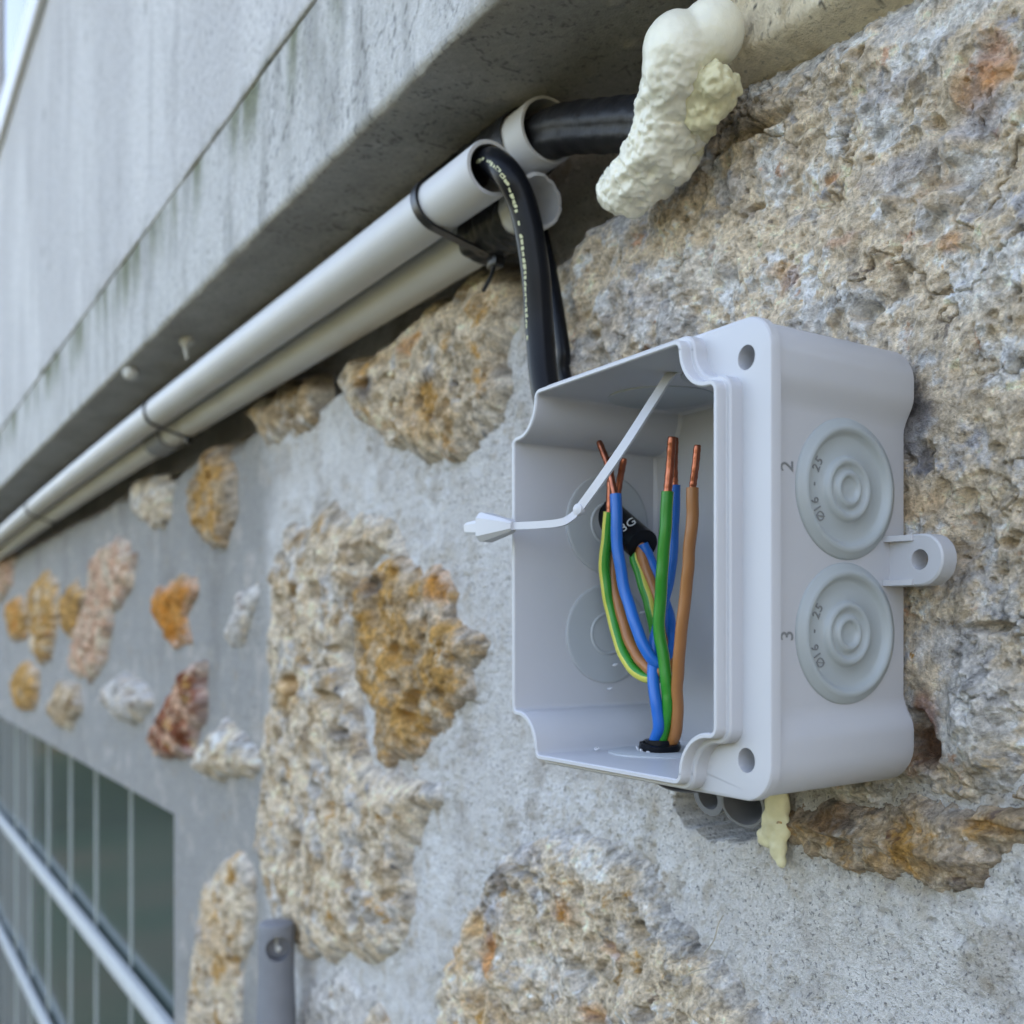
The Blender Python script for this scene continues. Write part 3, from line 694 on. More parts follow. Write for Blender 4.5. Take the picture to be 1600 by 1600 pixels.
UT = 632.0
def upper():
    xs = np.concatenate([dist_steps(120, -2700, 2.4), np.linspace(124, 420, 30)])
    prof = [(6, CR + 1.0), (BF + 30, CR + 1.0), (BF - 0.2, CR + 0.6), (BF - 0.9, CR + 1.4)] + [(BF - 0.9, z) for z in np.linspace(CR + 4, UT + 4, 130)]
    prof = np.array(prof); X, PY = np.meshgrid(xs, prof[:, 0]); _, PZ = np.meshgrid(xs, prof[:, 1])
    near = sst(CR + 14, CR, PZ)
    Y = PY + 1.4 * fbm(X, PZ, 160, 3, 421) + 0.35 * fbm(X, PZ, 12, 3, 422) + 1.3 * near * np.maximum(0, fbm(X, PZ * 0.4, 30, 3, 423))
    Z = PZ + 1.2 * near * fbm(X, X * 0, 40, 4, 424)
    col = np.zeros(X.shape + (3,)) + np.array((0.53, 0.525, 0.52))
    col = mix(col, (0.61, 0.605, 0.595), sst(-0.2, 0.4, fbm(X, PZ * 0.5, 130, 4, 425)))
    col = mix(col, (0.47, 0.465, 0.46), 0.8 * sst(0.05, 0.45, fbm(X * 2.2, PZ * 0.35, 70, 4, 426)))
    col = mix(col, (0.15, 0.155, 0.11), 0.7 * near * sst(0.0, 0.4, fbm(X, PZ, 40, 4, 427)))
    col = mix(col, (0.16, 0.16, 0.15), 0.6 * sst(0.42, 0.52, fbm(X, PZ, 22, 3, 428)) * sst(-0.1, 0.3, fbm(X, PZ, 120, 2, 429)))
    o = mk_grid('rendered_upper_wall', X, Y, Z, M['concrete'], None, col=np.clip(col, 0.03, 0.7))
    return tag(o, 'smooth grey rendered wall face above the mouldy beam', 'wall')
upper()

uw = empty('upper_window', (-1000, BF, UT), 'white framed window with sky in its glass at the top left corner', 'window')
fr = []
yA, yB = BF - 9, BF + 30
pr = [(yB, UT), (yA + 4, UT), (yA + 1, UT + 2), (yA, UT + 6), (yA, UT + 30), (yA + 2, UT + 33), (yA + 6, UT + 34), (yA + 7, UT + 36), (yA + 7, UT + 68), (yA + 9, UT + 71), (yB, UT + 72)]
v, f = loft([[(x, y, z) for y, z in pr] for x in (-2700, 420)]); mk('bottom_rail', v, f, M['white'], uw, smooth=True, sharp=25)
x = -2700
while x < 400:
    x2 = min(x + 395, 420)
    v, f = boxm(x + 2, x2 - 2, BF + 8, BF + 14, UT + 66, UT + 1150); mk('pane', v, f, M['glass_up'], uw, smooth=False)
    v, f = boxm(x2 - 3.5, x2 + 3.5, BF + 3, BF + 18, UT + 71.5, UT + 1150); mk('glazing_bar', v, f, M['white'], uw, smooth=False)
    x = x2
v, f = boxm(-2700, 424, yA + 7, yB, UT + 1150, UT + 1200, 3); mk('top_rail', v, f, M['white'], uw)
v, f = boxm(-2700, 424, BF - 2, BF + 240, UT + 1201, UT + 2600, 2)  # unseen house front, added to keep the sun off the wall and ground
hw_ = empty('shading_house_wall', (-1100, BF, UT + 1201), 'unseen grey house front added above and beside the upper window to block the sun', 'wall')
hm = plain('shading_house_render', (0.42, 0.42, 0.41), 0.9, var=0.1, vscale=4)
mk('shading_storey', v, f, hm, hw_)
for x0, x1 in ((-14000, -2706), (428, 6000)):
    v, f = boxm(x0, x1, BF - 2, BF + 240, GZ - 60, UT + 2600, 2); mk('shading_wing', v, f, hm, hw_)  # unseen wings, added to shade the ground mirrored in the glass

# ---------------------------------------------------------------- low window of glass planks
lw = empty('low_window', (WR - 700, 20, WB), 'low window of upright greenish glass planks with two pale rails', 'window')
GY = 30.0
edges = [WR + 14]
for u in (205, 150, 110, 75, 47, 25, 5): edges.append(P(u, 1400, GY)[0])
while edges[-1] > WR - 1880: edges.append(edges[-1] - 142)
for a, b in zip(edges[:-1], edges[1:]):
    tilt = random.uniform(-1.2, 1.2)
    V = np.array([(b + 1.6, GY + tilt, WB - 10), (a - 1.6, GY - tilt, WB - 10), (a - 1.6, GY - tilt, WT + 12), (b + 1.6, GY + tilt, WT + 12)])
    v = np.vstack([V, V + np.array([0, 6, 0])]); f = [(0, 1, 2, 3), (7, 6, 5, 4), (0, 4, 5, 1), (1, 5, 6, 2), (2, 6, 7, 3), (3, 7, 4, 0)]
    mk('glass_plank', v, f, M['glass'], lw, smooth=False)
    if b > WR - 1870:
        v, f = boxm(b - 0.9, b + 0.9, GY - 1.5, GY + 5, WB - 10, WT + 12); mk('joint_strip', v, f, M['joint'], lw, smooth=False)
for u, vv in ((150, 1472), (40, 1540)):
    z = P(u, vv, GY - 10)[2]
    v, f = boxm(WR - 1878, WR - 2, GY - 14, GY - 3, z - 10, z + 10, 2.0); mk('rail', v, f, M['rail'], lw)
# reveals of the opening and the dark room side
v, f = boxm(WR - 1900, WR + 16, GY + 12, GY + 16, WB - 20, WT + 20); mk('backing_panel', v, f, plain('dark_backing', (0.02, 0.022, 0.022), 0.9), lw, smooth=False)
for nm, (x0, x1, z0, z1) in {'lintel_reveal': (WR - 1900, WR + 16, WT + 0.5, WT + 14), 'side_reveal': (WR + 0.5, WR + 14, WB, WT)}.items():
    v, f = boxm(x0, x1, 3.0, GY + 11, z0, z1); mk(nm, v, f, plain('reveal_render', (0.30, 0.30, 0.295), 0.9, var=0.1), lw, smooth=False)

# ---------------------------------------------------------------- pipes under the beam
def sag(x): return -13.0 * np.clip((-x - 420) / 1150, 0, 2.2) ** 2
def pipe_axis(y, z, x_end, bow=0.0):
    xs = np.concatenate([np.linspace(-2600, -700, 20), np.linspace(-660, x_end, 30)])
    return np.stack([xs, y + bow * np.sin(xs / 260), z + sag(xs)], 1)
def pipe(name, y, z, r, w, x_end, label, rough_end=False, bow=0.0):
    p = pipe_axis(y, z, x_end, bow); seg = 40
    a = np.linspace(0, 2 * np.pi, seg, endpoint=False); rings = []
    for q in p: rings.append([(q[0], q[1] + r * math.cos(t), q[2] + r * math.sin(t)) for t in a])
    jag = RNG.uniform(-0.9, 1.6, seg) if rough_end else RNG.uniform(-0.1, 0.1, seg)
    q = p[-1]
    rings[-1] = [(q[0] + j, q[1] + (r - 0.25) * math.cos(t), q[2] + (r - 0.25) * math.sin(t)) for t, j in zip(a, jag)]
    rings.insert(-1, [(q[0] - 0.4 + j * 0.8, q[1] + r * math.cos(t), q[2] + r * math.sin(t)) for t, j in zip(a, jag)])
    rings.append([(q[0] + j, q[1] + (r - w) * math.cos(t), q[2] + (r - w) * math.sin(t)) for t, j in zip(a, jag)])
    for k in (6, 30, 80): rings.append([(q[0] - k, q[1] + (r - w) * math.cos(t), q[2] + (r - w) * math.sin(t)) for t in a])
    v, f = loft(rings, True, True)
    return tag(mk(name, v, f, M['pvc'], None, sharp=50), label, 'pipe', 'grey conduit pipes under the beam')
YA, ZA = CAMY + 194, 163.6
YB, ZB = CAMY + 216, 181.0
YC, ZC = CAMY + 215, 157.0
XA = P(768, 262, YA)[0]; XB = P(858, 200, YB)[0]; XC = P(842, 320, YC)[0]
pipe('conduit_pipe', YA, ZA, 10, 1.6, XA, 'foremost grey pipe with a lettered black cable bending out of its mouth')
pipe('conduit_pipe', YB, ZB, 12, 1.3, XB, 'upper rear grey pipe with a thick black cable leading into the foam')
pipe('conduit_pipe', YC, ZC, 10, 1.5, XC, 'lower rear grey pipe with a ragged cut end behind the cable', rough_end=True)

def hull(circles, pad):
    pts = []
    for y, z, r in circles:
        for t in np.linspace(0, 2 * np.pi, 64, endpoint=False): pts.append((y + (r + pad) * math.cos(t), z + (r + pad) * math.sin(t)))
    pts = sorted(pts)
    def half(ps):
        h = []
        for p in ps:
            while len(h) > 1 and (h[-1][0] - h[-2][0]) * (p[1] - h[-2][1]) - (h[-1][1] - h[-2][1]) * (p[0] - h[-2][0]) <= 0: h.pop()
            h.append(p)
        return h[:-1]
    P2 = np.array(half(pts) + half(pts[::-1])); d = np.r_[0, np.cumsum(np.linalg.norm(np.diff(np.vstack([P2, P2[:1]]), axis=0), axis=1))]
    s = np.linspace(0, d[-1], 120, endpoint=False); Q = np.vstack([P2, P2[:1]])
    return np.stack([np.interp(s, d, Q[:, 0]), np.interp(s, d, Q[:, 1])], 1)

def tie(x, circles, w, th, slant, label, tail=True):
    s = float(sag(np.array(x)))
    H0 = hull([(y, z + s, r) for y, z, r in circles], 0.25); H1 = hull([(y, z + s, r) for y, z, r in circles], 0.25 + th)
    zc = H0[:, 1].mean()
    def ring(H, dx): return [(x + dx + slant * (p[1] - zc), p[0], p[1]) for p in H]
    r = empty('cable_tie', (x, float(H0[:, 0].mean()), float(H0[:, 1].min())), label, 'cable tie', 'black cable ties round the pipes')
    R = [ring(H0, -w / 2), ring(H1, -w / 2), ring(H1, w / 2), ring(H0, w / 2), ring(H0, -w / 2)]
    v, f = loft(R, False, False); mk('band', v, f, M['tie'], r, sharp=35)
    # head under the lower pipe's front, with the cut tail
    i = int(np.argmin(H1[:, 1] - 0.12 * H1[:, 0])); p = H1[i]; hx = x + slant * (p[1] - zc)
    v, f = boxm(hx - w * 0.75, hx + w * 0.75, p[0] - 3.4, p[0] + 1.6, p[1] - 4.0, p[1] + 1.2, 0.7); mk('head', v, f, M['tie'], r)
    if tail:
        d = np.array([0.25, -0.45, -0.85]); d /= np.linalg.norm(d); c = np.array([hx, p[0] - 1.5, p[1] - 3])
        pth = catmull([c, c + d * 6 + (1, 0, 0), c + d * 13 + (-1, 0, 0)], 6); v, f = tube(pth, 0.85, 6, rx=1.9); mk('tail', v, f, M['tie'], r)
    return r
cABC = [(YA, ZA, 10), (YB, ZB, 12), (YC, ZC, 10)]; cAC = [(YA, ZA, 10), (YC, ZC, 10)]
xt = P(655, 330, YA - 8)[0]
tie(xt, cABC, 4.6, 1.2, -0.28, 'black cable tie with a cut tail next to the pipe mouth')
tie(P(228, 650, YA - 9)[0], cAC, 4.0, 1.2, 0.0, 'second black cable tie along the pipes with a grey clip below', tail=False)
tie(P(42, 795, YA - 9)[0], cAC, 5.0, 1.4, 0.0, 'farthest black cable tie at the left edge', tail=False)

def tape(x0, x1, y, z, r, label, seed):
    xs = np.linspace(x0, x1, 26); a = np.linspace(0, 2 * np.pi, 60, endpoint=False)
    rings = []
    for i, xx in enumerate(xs):
        e = 0 if 0 < i < len(xs) - 1 else 1
        rr = r + 0.6 + 1.1 * np.abs(pn(xx / 6 + 0 * a, np.cos(a) * 2 + seed, seed)) + 0.7 * pn(a * 2.4, xx / 3 + 0 * a, seed + 1) - 0.5 * e
        jit = 1.6 * pn(np.cos(a) * 2, np.sin(a) * 2, seed + 2) * (1 if i in (0, len(xs) - 1) else 0)
        rings.append(np.stack([xx + jit, y + rr * np.cos(a), z + rr * np.sin(a)], 1))
    rings = [np.stack([rings[0][:, 0], y + (r + .1) * np.cos(a), z + (r + .1) * np.sin(a)], 1)] + rings + [np.stack([rings[-1][:, 0], y + (r + .1) * np.cos(a), z + (r + .1) * np.sin(a)], 1)]
    v, f = loft(rings, False, False)
    return tag(mk('tape_wrap', v, f, M['tape'], None, sharp=60), label, 'tape', 'black tape wraps')
tape(XB - 60, XB - 13, YB, ZB, 12.6, 'crumpled black tape wound round the upper rear pipe under the beam', 3)
tape(XC - 44, XC - 12, YC, ZC, 10.4, 'crumpled black tape wound round the lower rear pipe by its ragged end', 8)
xk = P(240, 690, YC - 10)[0]
v, f = tube(np.array([(xk - 28, YC, ZC + sag(np.array(xk))), (xk - 14, YC, ZC + sag(np.array(xk))), (xk + 20, YC, ZC + sag(np.array(xk)))]), 12.5, 30)
tag(mk('pipe_sleeve', v, f, M['pvc_dark'], None, sharp=40), 'dark grey sleeve on the lower rear pipe at the second tie', 'sleeve')

# ---------------------------------------------------------------- cables
def wire_mesh(pts, r, seg=16, n=9):
    p = catmull(pts, n); k = np.arange(len(p)) * 0.19; sd = abs(int(pts[0][0] * 13 + pts[1][2] * 7)) % 997
    off = 0.38 * np.stack([pn(k, k * 0 + 1.5, sd), pn(k, k * 0 + 4.5, sd), pn(k, k * 0 + 7.5, sd)], 1)      # small kinks of handled wire
    return tube(p + off * sst(0, 6, np.arange(len(p)))[:, None] * sst(len(p) - 1, len(p) - 7, np.arange(len(p)))[:, None], r, seg)

cab = empty('black_cable', PX(838, 560, -30), 'black lettered cable running from the front pipe into the side of the box', 'cable')
path = [(XA - 70, YA + 1, ZA - 1), (XA - 25, YA + 1.5, ZA), PX(757, 254, YA + 1), PX(790, 268, YA - 1), PX(818, 325, YA + 4), PX(836, 420, YA + 8), PX(843, 515, YA + 10), PX(853, 612, -30), (-128, -29, 60), (-112, -28, 43), (-98, -28, 34), PX(1004, 852, -29)]
path = catmull(path, 12)
FR = frames(path)
v, f = tube(path, 5.0, 24, fr=FR); mk('sheath', v, f, M['black'], cab, sharp=50)
# pale print along the sheath: short raised dashes of ink
T, Nn, Bn = FR; ink = []
d = np.r_[0, np.cumsum(np.linalg.norm(np.diff(path, axis=0), axis=1))]
s0 = d[np.argmin(np.abs(path[:, 0] - XA) + 10 * (np.arange(len(path)) > 60))]
s = s0 - 2
view = np.array([CAMX, CAMY, 0.0])
while s < s0 + 74:
    ln = random.uniform(0.9, 2.0)
    if random.random() < 0.90:
        prev = None; V = []
        for t in (s, s + ln):
            c = np.array([np.interp(t, d, path[:, k]) for k in range(3)]); tg = np.array([np.interp(t, d, T[:, k]) for k in range(3)]); tg /= np.linalg.norm(tg)
            w = view - c; w -= tg * np.dot(w, tg); w /= np.linalg.norm(w); sd = np.cross(tg, w)
            ang0 = -math.radians(8 + 0.75 * (s - s0)) + random.uniform(-0.05, 0.05); hw = random.uniform(0.06, 0.15)
            for aa in (ang0 - hw, ang0 + hw):
                dirv = math.cos(aa) * w - math.sin(aa) * sd; V.append(c + dirv * 5.06)
        ink.append((V, [(0, 1, 3, 2)]))
    s += ln + random.uniform(0.25, 0.7)
v, f = join(ink); o = mk('printed_lettering', v, f, M['print'], cab, smooth=False, fixn=False); o['kind'] = 'stuff'

def gy_wire(parent, pts, r=1.75, yel=(0, 5), seg=16, n=9):
    v, f = wire_mesh(pts, r, seg, n)
    mi = []
    for i in range(len(f)):
        j = i % seg; mi.append(1 if (i < len(f) - 2 and ((j - yel[0]) % seg) < yel[1]) else 0)
    return mk('green_yellow_wire', v, f, [M['green'], M['yellow']], parent, sharp=50, mi=mi)
def col_wire(name, parent, pts, mat, r=1.75):
    v, f = wire_mesh(pts, r); return mk(name, v, f, M[mat], parent, sharp=50)
def copper(wire, a, b, r=1.05):
    a = np.array(a); b = np.array(b); m = (a + b) / 2 + RNG.normal(0, 0.25, 3)
    pth = catmull([a, (a * 2 + m) / 3, m, (b * 2 + m) / 3, b], 5)
    v, f = tube(pth, lambda t: r * (1 - 0.25 * sst(0.93, 1.0, t) + 0.05 * np.sin(t * 40)), 12); return mk('copper_core', v, f, M['copper'], wire, sharp=60)

# wires of the lettered cable: out of the sheath, down, round and back up
b1 = col_wire('blue_wire', cab, [PX(1004, 850, -29), PX(1016, 880, -27), PX(1036, 930, -24), PX(1050, 985, -25), PX(1045, 1032, -29), PX(1020, 1030, -34), PX(996, 985, -37), PX(976, 920, -38), PX(965, 850, -39), PX(962, 772, -39)], 'blue')
copper(b1, PX(961, 774, -39), PX(936, 690, -40))
b2 = col_wire('brown_wire', cab, [PX(1000, 850, -29), PX(1006, 882, -29), PX(1026, 935, -27), PX(1040, 990, -26), PX(1048, 1040, -29), PX(1020, 1048, -33), PX(990, 1015, -34), PX(968, 950, -34), PX(957, 880, -34), PX(962, 778, -34)], 'brown')
copper(b2, PX(964, 780, -33), PX(975, 716, -33))
b3 = gy_wire(cab, [PX(994, 850, -29), PX(995, 882, -30), PX(1014, 940, -29), PX(1025, 1000, -28), PX(1035, 1050, -30), PX(1005, 1056, -33), PX(974, 1020, -35), PX(953, 950, -36), PX(945, 880, -37), PX(952, 800, -37)], yel=(12, 3))
copper(b3, PX(952, 802, -37), PX(955, 714, -36))
# lettering on the sheath end inside the box
def text_mesh(name, s, size, loc, right, up, mat, parent, ext=0.06, squeeze=1.0):
    cu = bpy.data.curves.new(name, 'FONT'); cu.body = s; cu.size = size; cu.align_x = 'CENTER'; cu.align_y = 'CENTER'; cu.extrude = ext; cu.resolution_u = 3
    o = bpy.data.objects.new(name, cu); C.objects.link(o)
    me = bpy.data.meshes.new_from_object(o.evaluated_get(bpy.context.evaluated_depsgraph_get()))
    bpy.data.objects.remove(o); bpy.data.curves.remove(cu)
    V = np.zeros(len(me.vertices) * 3); me.vertices.foreach_get('co', V); V = V.reshape(-1, 3)
    r = np.array(right, float); u = np.array(up, float); n = np.cross(r, u)
    W = np.array(loc) + V[:, :1] * r * squeeze + V[:, 1:2] * u + V[:, 2:3] * n
    F = [tuple(p.vertices) for p in me.polygons]; bpy.data.meshes.remove(me)
    return mk(name, W, F, mat, parent, smooth=False)
a = np.array(PX(976, 812, -29)); b = np.array(PX(1004, 852, -29)); tg = b - a; tg /= np.linalg.norm(tg)
w = view - (a + b) / 2; w -= tg * np.dot(w, tg); w /= np.linalg.norm(w)
sdv = np.cross(w, tg)
text_mesh('lettering', '3G', 4.2, (a * 0.45 + b * 0.55) + w * 5.03, sdv, -tg if np.dot(np.cross(sdv, -tg), w) > 0 else tg, M['rail'], cab, 0.05)

cab2 = empty('thin_black_cable', PX(880, 540, -14), 'thin black cable hanging behind the lettered cable above the box', 'cable')
v, f = tube(catmull([PX(826, 290, -8), PX(842, 345, -9), PX(857, 410, -11), PX(870, 480, -12), PX(880, 545, -12), PX(889, 605, -11), (-122, -7, 60)], 10), 2.6, 14); mk('sheath', v, f, M['black'], cab2)

low = empty('supply_cable', (-72, -24, -50), 'black cable entering the floor of the box with three bared wires standing up', 'cable')
GR = np.array([-74.5, -30.0, -35.0])
v, f = tube(catmull([(-71, 14, -43.5), (-72, 2, -43.3), (-73, -10, -43), (-74.2, -22, -42.4), (-74.5, -28.5, -40), (-74.5, -30, -36), (-74.5, -30, -31)], 8), 4.6, 22); mk('sheath', v, f, M['black'], low, sharp=50)
q = col_wire('blue_wire', low, [tuple(GR + (-1.5, -1.6, 1)), PX(1030, 1130, -33), PX(1022, 1080, -34), PX(1022, 1010, -32), PX(1036, 945, -29), PX(1050, 870, -27), PX(1054, 758, -27)], 'blue')
copper(q, PX(1054, 760, -27), PX(1055, 684, -27))
q = gy_wire(low, [tuple(GR + (1.2, -1.0, 1)), PX(1044, 1110, -31), PX(1040, 1060, -32), PX(1031, 985, -33), PX(1034, 900, -34), PX(1040, 830, -34), PX(1043, 768, -34)], yel=(8, 3))
copper(q, PX(1043, 770, -34), PX(1050, 682, -34), 1.25)
q = col_wire('brown_wire', low, [tuple(GR + (1.8, 1.6, 1)), PX(1057, 1140, -29), PX(1059, 1070, -30), PX(1064, 990, -31), PX(1074, 900, -31), PX(1080, 830, -31), PX(1082, 762, -31)], 'brown')
copper(q, PX(1082, 764, -31), PX(1090, 695, -31))

big = empty('thick_black_cable', (XB + 20, YB, ZB), 'thick ridged black cable bridging the upper pipe mouth and the foam', 'cable')
pb = catmull([(XB - 60, YB, ZB), (XB - 15, YB, ZB - 1), PX(880, 203, YB), PX(940, 197, YB - 1), PX(1000, 193, YB - 1), PX(1050, 195, YB + 2), PX(1110, 200, 4)], 10)
T, N_, B_ = frames(pb); a = np.linspace(0, 2 * np.pi, 40, endpoint=False)
prof = 8.6 * (1 - 0.12 * np.exp(-((np.mod(a - 3.4 + np.pi, 2 * np.pi) - np.pi) / 0.22) ** 2) - 0.12 * np.exp(-((np.mod(a - 0.6 + np.pi, 2 * np.pi) - np.pi) / 0.22) ** 2))
rings = [c + prof[:, None] * (np.cos(a)[:, None] * n + np.sin(a)[:, None] * b) * (1 + 0.02 * math.sin(i * 1.3)) for i, (c, n, b) in enumerate(zip(pb, N_, B_))]
v, f = loft(rings); mk('sheath', v, f, plain('dusty_black_sheath', (0.010, 0.010, 0.012), 0.45, spec=0.3, var=0.5, vscale=300, bump=0.25, bscale=350), big, sharp=60)

# ---------------------------------------------------------------- expanding foam
def foam_blob(name, blobs, voxel, parent, mat, rough, seed, it=14):
    bm = bmesh.new()
    for x, y, z, r, sx, sy, sz in blobs:
        mt = Matrix.Translation((x, y, z)) @ Matrix.Diagonal((sx, sy, sz, 1)); bmesh.ops.create_icosphere(bm, subdivisions=4, radius=r, matrix=mt)
    me = bpy.data.meshes.new('tmp'); bm.to_mesh(me); bm.free()
    o = bpy.data.objects.new('tmp', me); C.objects.link(o)
    m = o.modifiers.new('r', 'REMESH'); m.mode = 'VOXEL'; m.voxel_size = voxel
    sm = o.modifiers.new('s', 'SMOOTH'); sm.iterations = it; sm.factor = 0.6
    e = bpy.data.meshes.new_from_object(o.evaluated_get(bpy.context.evaluated_depsgraph_get()))
    bpy.data.objects.remove(o); bpy.data.meshes.remove(me)
    n = len(e.vertices); V = np.zeros(n * 3); e.vertices.foreach_get('co', V); V = V.reshape(-1, 3)
    Nn = np.zeros(n * 3); e.vertices.foreach_get('normal', Nn); Nn = Nn.reshape(-1, 3)
    amp = rough(V) if callable(rough) else rough
    V = V + Nn * (amp * (1.3 * pn3(V, 9, seed) + 1.0 * pn3(V, 4, seed + 1) - 1.1 * np.abs(pn3(V, 3, seed + 5)) + 0.6 * pn3(V, 1.4, seed + 2)) + 0.25 * pn3(V, 8, seed + 3))[:, None]
    F = [tuple(p.vertices) for p in e.polygons]; bpy.data.meshes.remove(e)
    return mk(name, V, F, mat, parent, sharp=None)
def bl(u, v, y, rpx, sx=1, sy=1, sz=1):
    p = P(u, v, y); t = np.dot(p[:2] - np.array([CAMX, CAMY]), FW); return (*p, rpx * t / FPX, sx, sy, sz)
fm = empty('foam_blob', PX(1050, 200, -10), 'pale yellow blob of hardened expanding foam between beam and big stone', 'foam')
foam_blob('foam_body', [bl(1058, 78, -32, 55, 1, 1, 1.05), bl(1112, 52, -24, 51, 1, 1, 1.05), bl(1054, 108, -31, 52), bl(1085, 110, -25, 46), bl(1046, 140, -29, 48), bl(1075, 150, -23, 46),
    bl(1036, 172, -27, 46), bl(1075, 172, -20, 50), bl(1034, 195, -26, 46), bl(1062, 205, -20, 46), bl(1026, 225, -25, 46), bl(1050, 240, -18, 46), bl(1012, 250, -24, 46), bl(1002, 275, -22, 48), bl(985, 290, -22, 46), bl(970, 302, -22, 36), bl(1030, 268, -16, 40), bl(955, 308, -20, 22), bl(1062, 268, -12, 22), bl(990, 320, -18, 22)],
    0.45, fm, M['foam'], lambda V: 0.10 + 0.85 * sst(166, 150, V[:, 2] + 3 * pn3(V, 8, 77)), 61, it=24)
foam_blob('yellowed_patch', [bl(1100, 130, -25, 30), bl(1118, 128, -24, 30), bl(1098, 165, -22, 36), bl(1090, 195, -18, 32), bl(1078, 222, -16, 28), bl(1142, 132, -18, 22), bl(1122, 155, -19, 32), bl(1062, 250, -17, 22)], 0.45, fm, M['foam_old'], 0.95, 71, it=10)

fs = foam_blob('foam_scrap', [bl(1214, 1255, -4, 24, 1.1, 0.6, 1.6), bl(1212, 1290, -4, 25, 1.3, 0.5, 1.4), bl(1197, 1308, -3, 18, 1.3, .5, 1), bl(1216, 1322, -4, 18, 1, 0.6, 1.4), bl(1221, 1345, -4, 10, 1, .8, 1.2), bl(1206, 1300, -4, 14)], 0.35, None, M['foam_old'], 0.22, 81)
tag(fs, 'small scrap of yellow green foam under the right corner of the box', 'foam')

# ---------------------------------------------------------------- junction box
BCX, BCZ = -57.5, 17.2
RH = 55.0                                    # half height of the rim
YF, YBK = -56.3, -8.0
def arc(cx, cz, r, a0, a1, n): return [(cx + r * math.cos(t), cz + r * math.sin(t)) for t in np.linspace(a0, a1, n)]
def full(corner, hw, hh, edge_n=6, left=None):
    """corner: points near the top-right corner relative to it, running from the right edge to the top edge; left = the same for the left corners"""
    q = [(hw + x, hh + z) for x, z in corner]
    lc, lw, lh = left or (corner, hw, hh)
    ql = [(lw + x, lh + z) for x, z in lc]
    tl = [(-x, z) for x, z in ql][::-1]; blq = [(-x, -z) for x, z in ql]; br = [(x, -z) for x, z in q][::-1]
    loop = []
    cs = [q, tl, blq, br]
    for i in range(4):
        loop += cs[i]; a = np.array(cs[i][-1]); b = np.array(cs[(i + 1) % 4][0])
        for t in np.linspace(0, 1, edge_n + 2)[1:-1]: loop.append(tuple(a + (b - a) * t))
    return np.array(loop)
def rim_corner(off):
    r1 = 4.2 + off; r2 = 8.0 - off; nx, nz = 17.0 + off, 16.2 + off; hp = math.pi / 2
    c = arc(-r1, -nz, r1, 0, hp, 8)
    zc = -nz + r1
    c += arc(-(nx - r1) + r2, zc + r2, r2, -hp, -2 * hp, 11)
    c += arc(-nx, -r1, r1, 0, hp, 8)
    return c
def rim_outline(off): return full(rim_corner(off), 48.2 + off, RH + off)
def left_side(off): return (rim_corner(off), 48.2 + off, RH + off)
def flange_outline(off, r=8.5):
    return full(arc(-r, -r, r, 0, math.pi / 2, 27), 57.5 + off, 55.8 + off, left=left_side(0.9 + off))
def body_outline(off, ins=3.2, dz=-1.6):
    pts = []; r = 8.6
    for t in np.linspace(0, 1, 8): pts.append((-ins + ins * (t * t * (3 - 2 * t)), -21 + 8.5 * t))
    pts += arc(-r, -r, r, 0, math.pi / 2, 11)
    for t in np.linspace(1, 0, 8): pts.append((-21 + 8.5 * t, -ins + ins * (t * t * (3 - 2 * t))))
    return full(pts, 56.9 + off, 55.3 + off + dz, left=(rim_corner(0.3 + off), 48.5 + off, RH + 0.3 + off + dz))
def ring3(o2, y): return np.stack([BCX + o2[:, 0], np.full(len(o2), y), BCZ + o2[:, 1]], 1)
rings = [ring3(body_outline(-1.4), YBK), ring3(body_outline(-0.35), YBK - 0.5), ring3(body_outline(0), YBK - 1.4), ring3(body_outline(0, 1.8, 0), YF + 3.0), ring3(flange_outline(0), YF + 3.0 - 0.05), ring3(flange_outline(0), YF + 0.7), ring3(flange_outline(-0.25), YF + 0.2), ring3(flange_outline(-0.8), YF),
         ring3(rim_outline(0), YF - 0.02), ring3(rim_outline(-0.05), YF - 3.3), ring3(rim_outline(-0.4), YF - 3.8), ring3(rim_outline(-1.2), YF - 3.8), ring3(rim_outline(-1.35), YF - 3.95), ring3(rim_outline(-1.4), YF - 6.2), ring3(rim_outline(-1.65), YF - 6.6), ring3(rim_outline(-2.45), YF - 6.6), ring3(rim_outline(-2.75), YF - 6.2), ring3(rim_outline(-3.2), YBK - 3.2), ring3(rim_outline(-4.2), YBK - 2.2)]
v, f = loft(rings)
box = empty('junction_box', (BCX, YBK, BCZ - 54), 'open grey plastic electrical junction box without its lid on the wall', 'junction box')
body = mk('body', v, f, M['box'], box, sharp=32)
def boolean(o, cutters):
    for (cv, cf) in cutters:
        c = mk('cutter', cv, cf, M['box'], box)
        bpy.context.view_layer.update()
        m = o.modifiers.new('b', 'BOOLEAN'); m.object = c; m.operation = 'DIFFERENCE'; m.solver = 'EXACT'
        me = bpy.data.meshes.new_from_object(o.evaluated_get(bpy.context.evaluated_depsgraph_get()))
        o.modifiers.clear(); old = o.data; o.data = me; bpy.data.meshes.remove(old); bpy.data.objects.remove(c)
    o.data.polygons.foreach_set('use_smooth', np.ones(len(o.data.polygons), bool)); o.data.set_sharp_from_angle(angle=math.radians(32))
cut = []
for sx in (1,):
    for sz in (-1, 1):
        cxx = BCX + sx * 49.4; czz = BCZ + sz * 46.4
        cut.append(lathe([(2.9, -2), (2.9, 40), (1.6, 40.5), (1.6, 70)], (cxx, YF, czz), (0, 1, 0), 28))
boolean(body, cut)
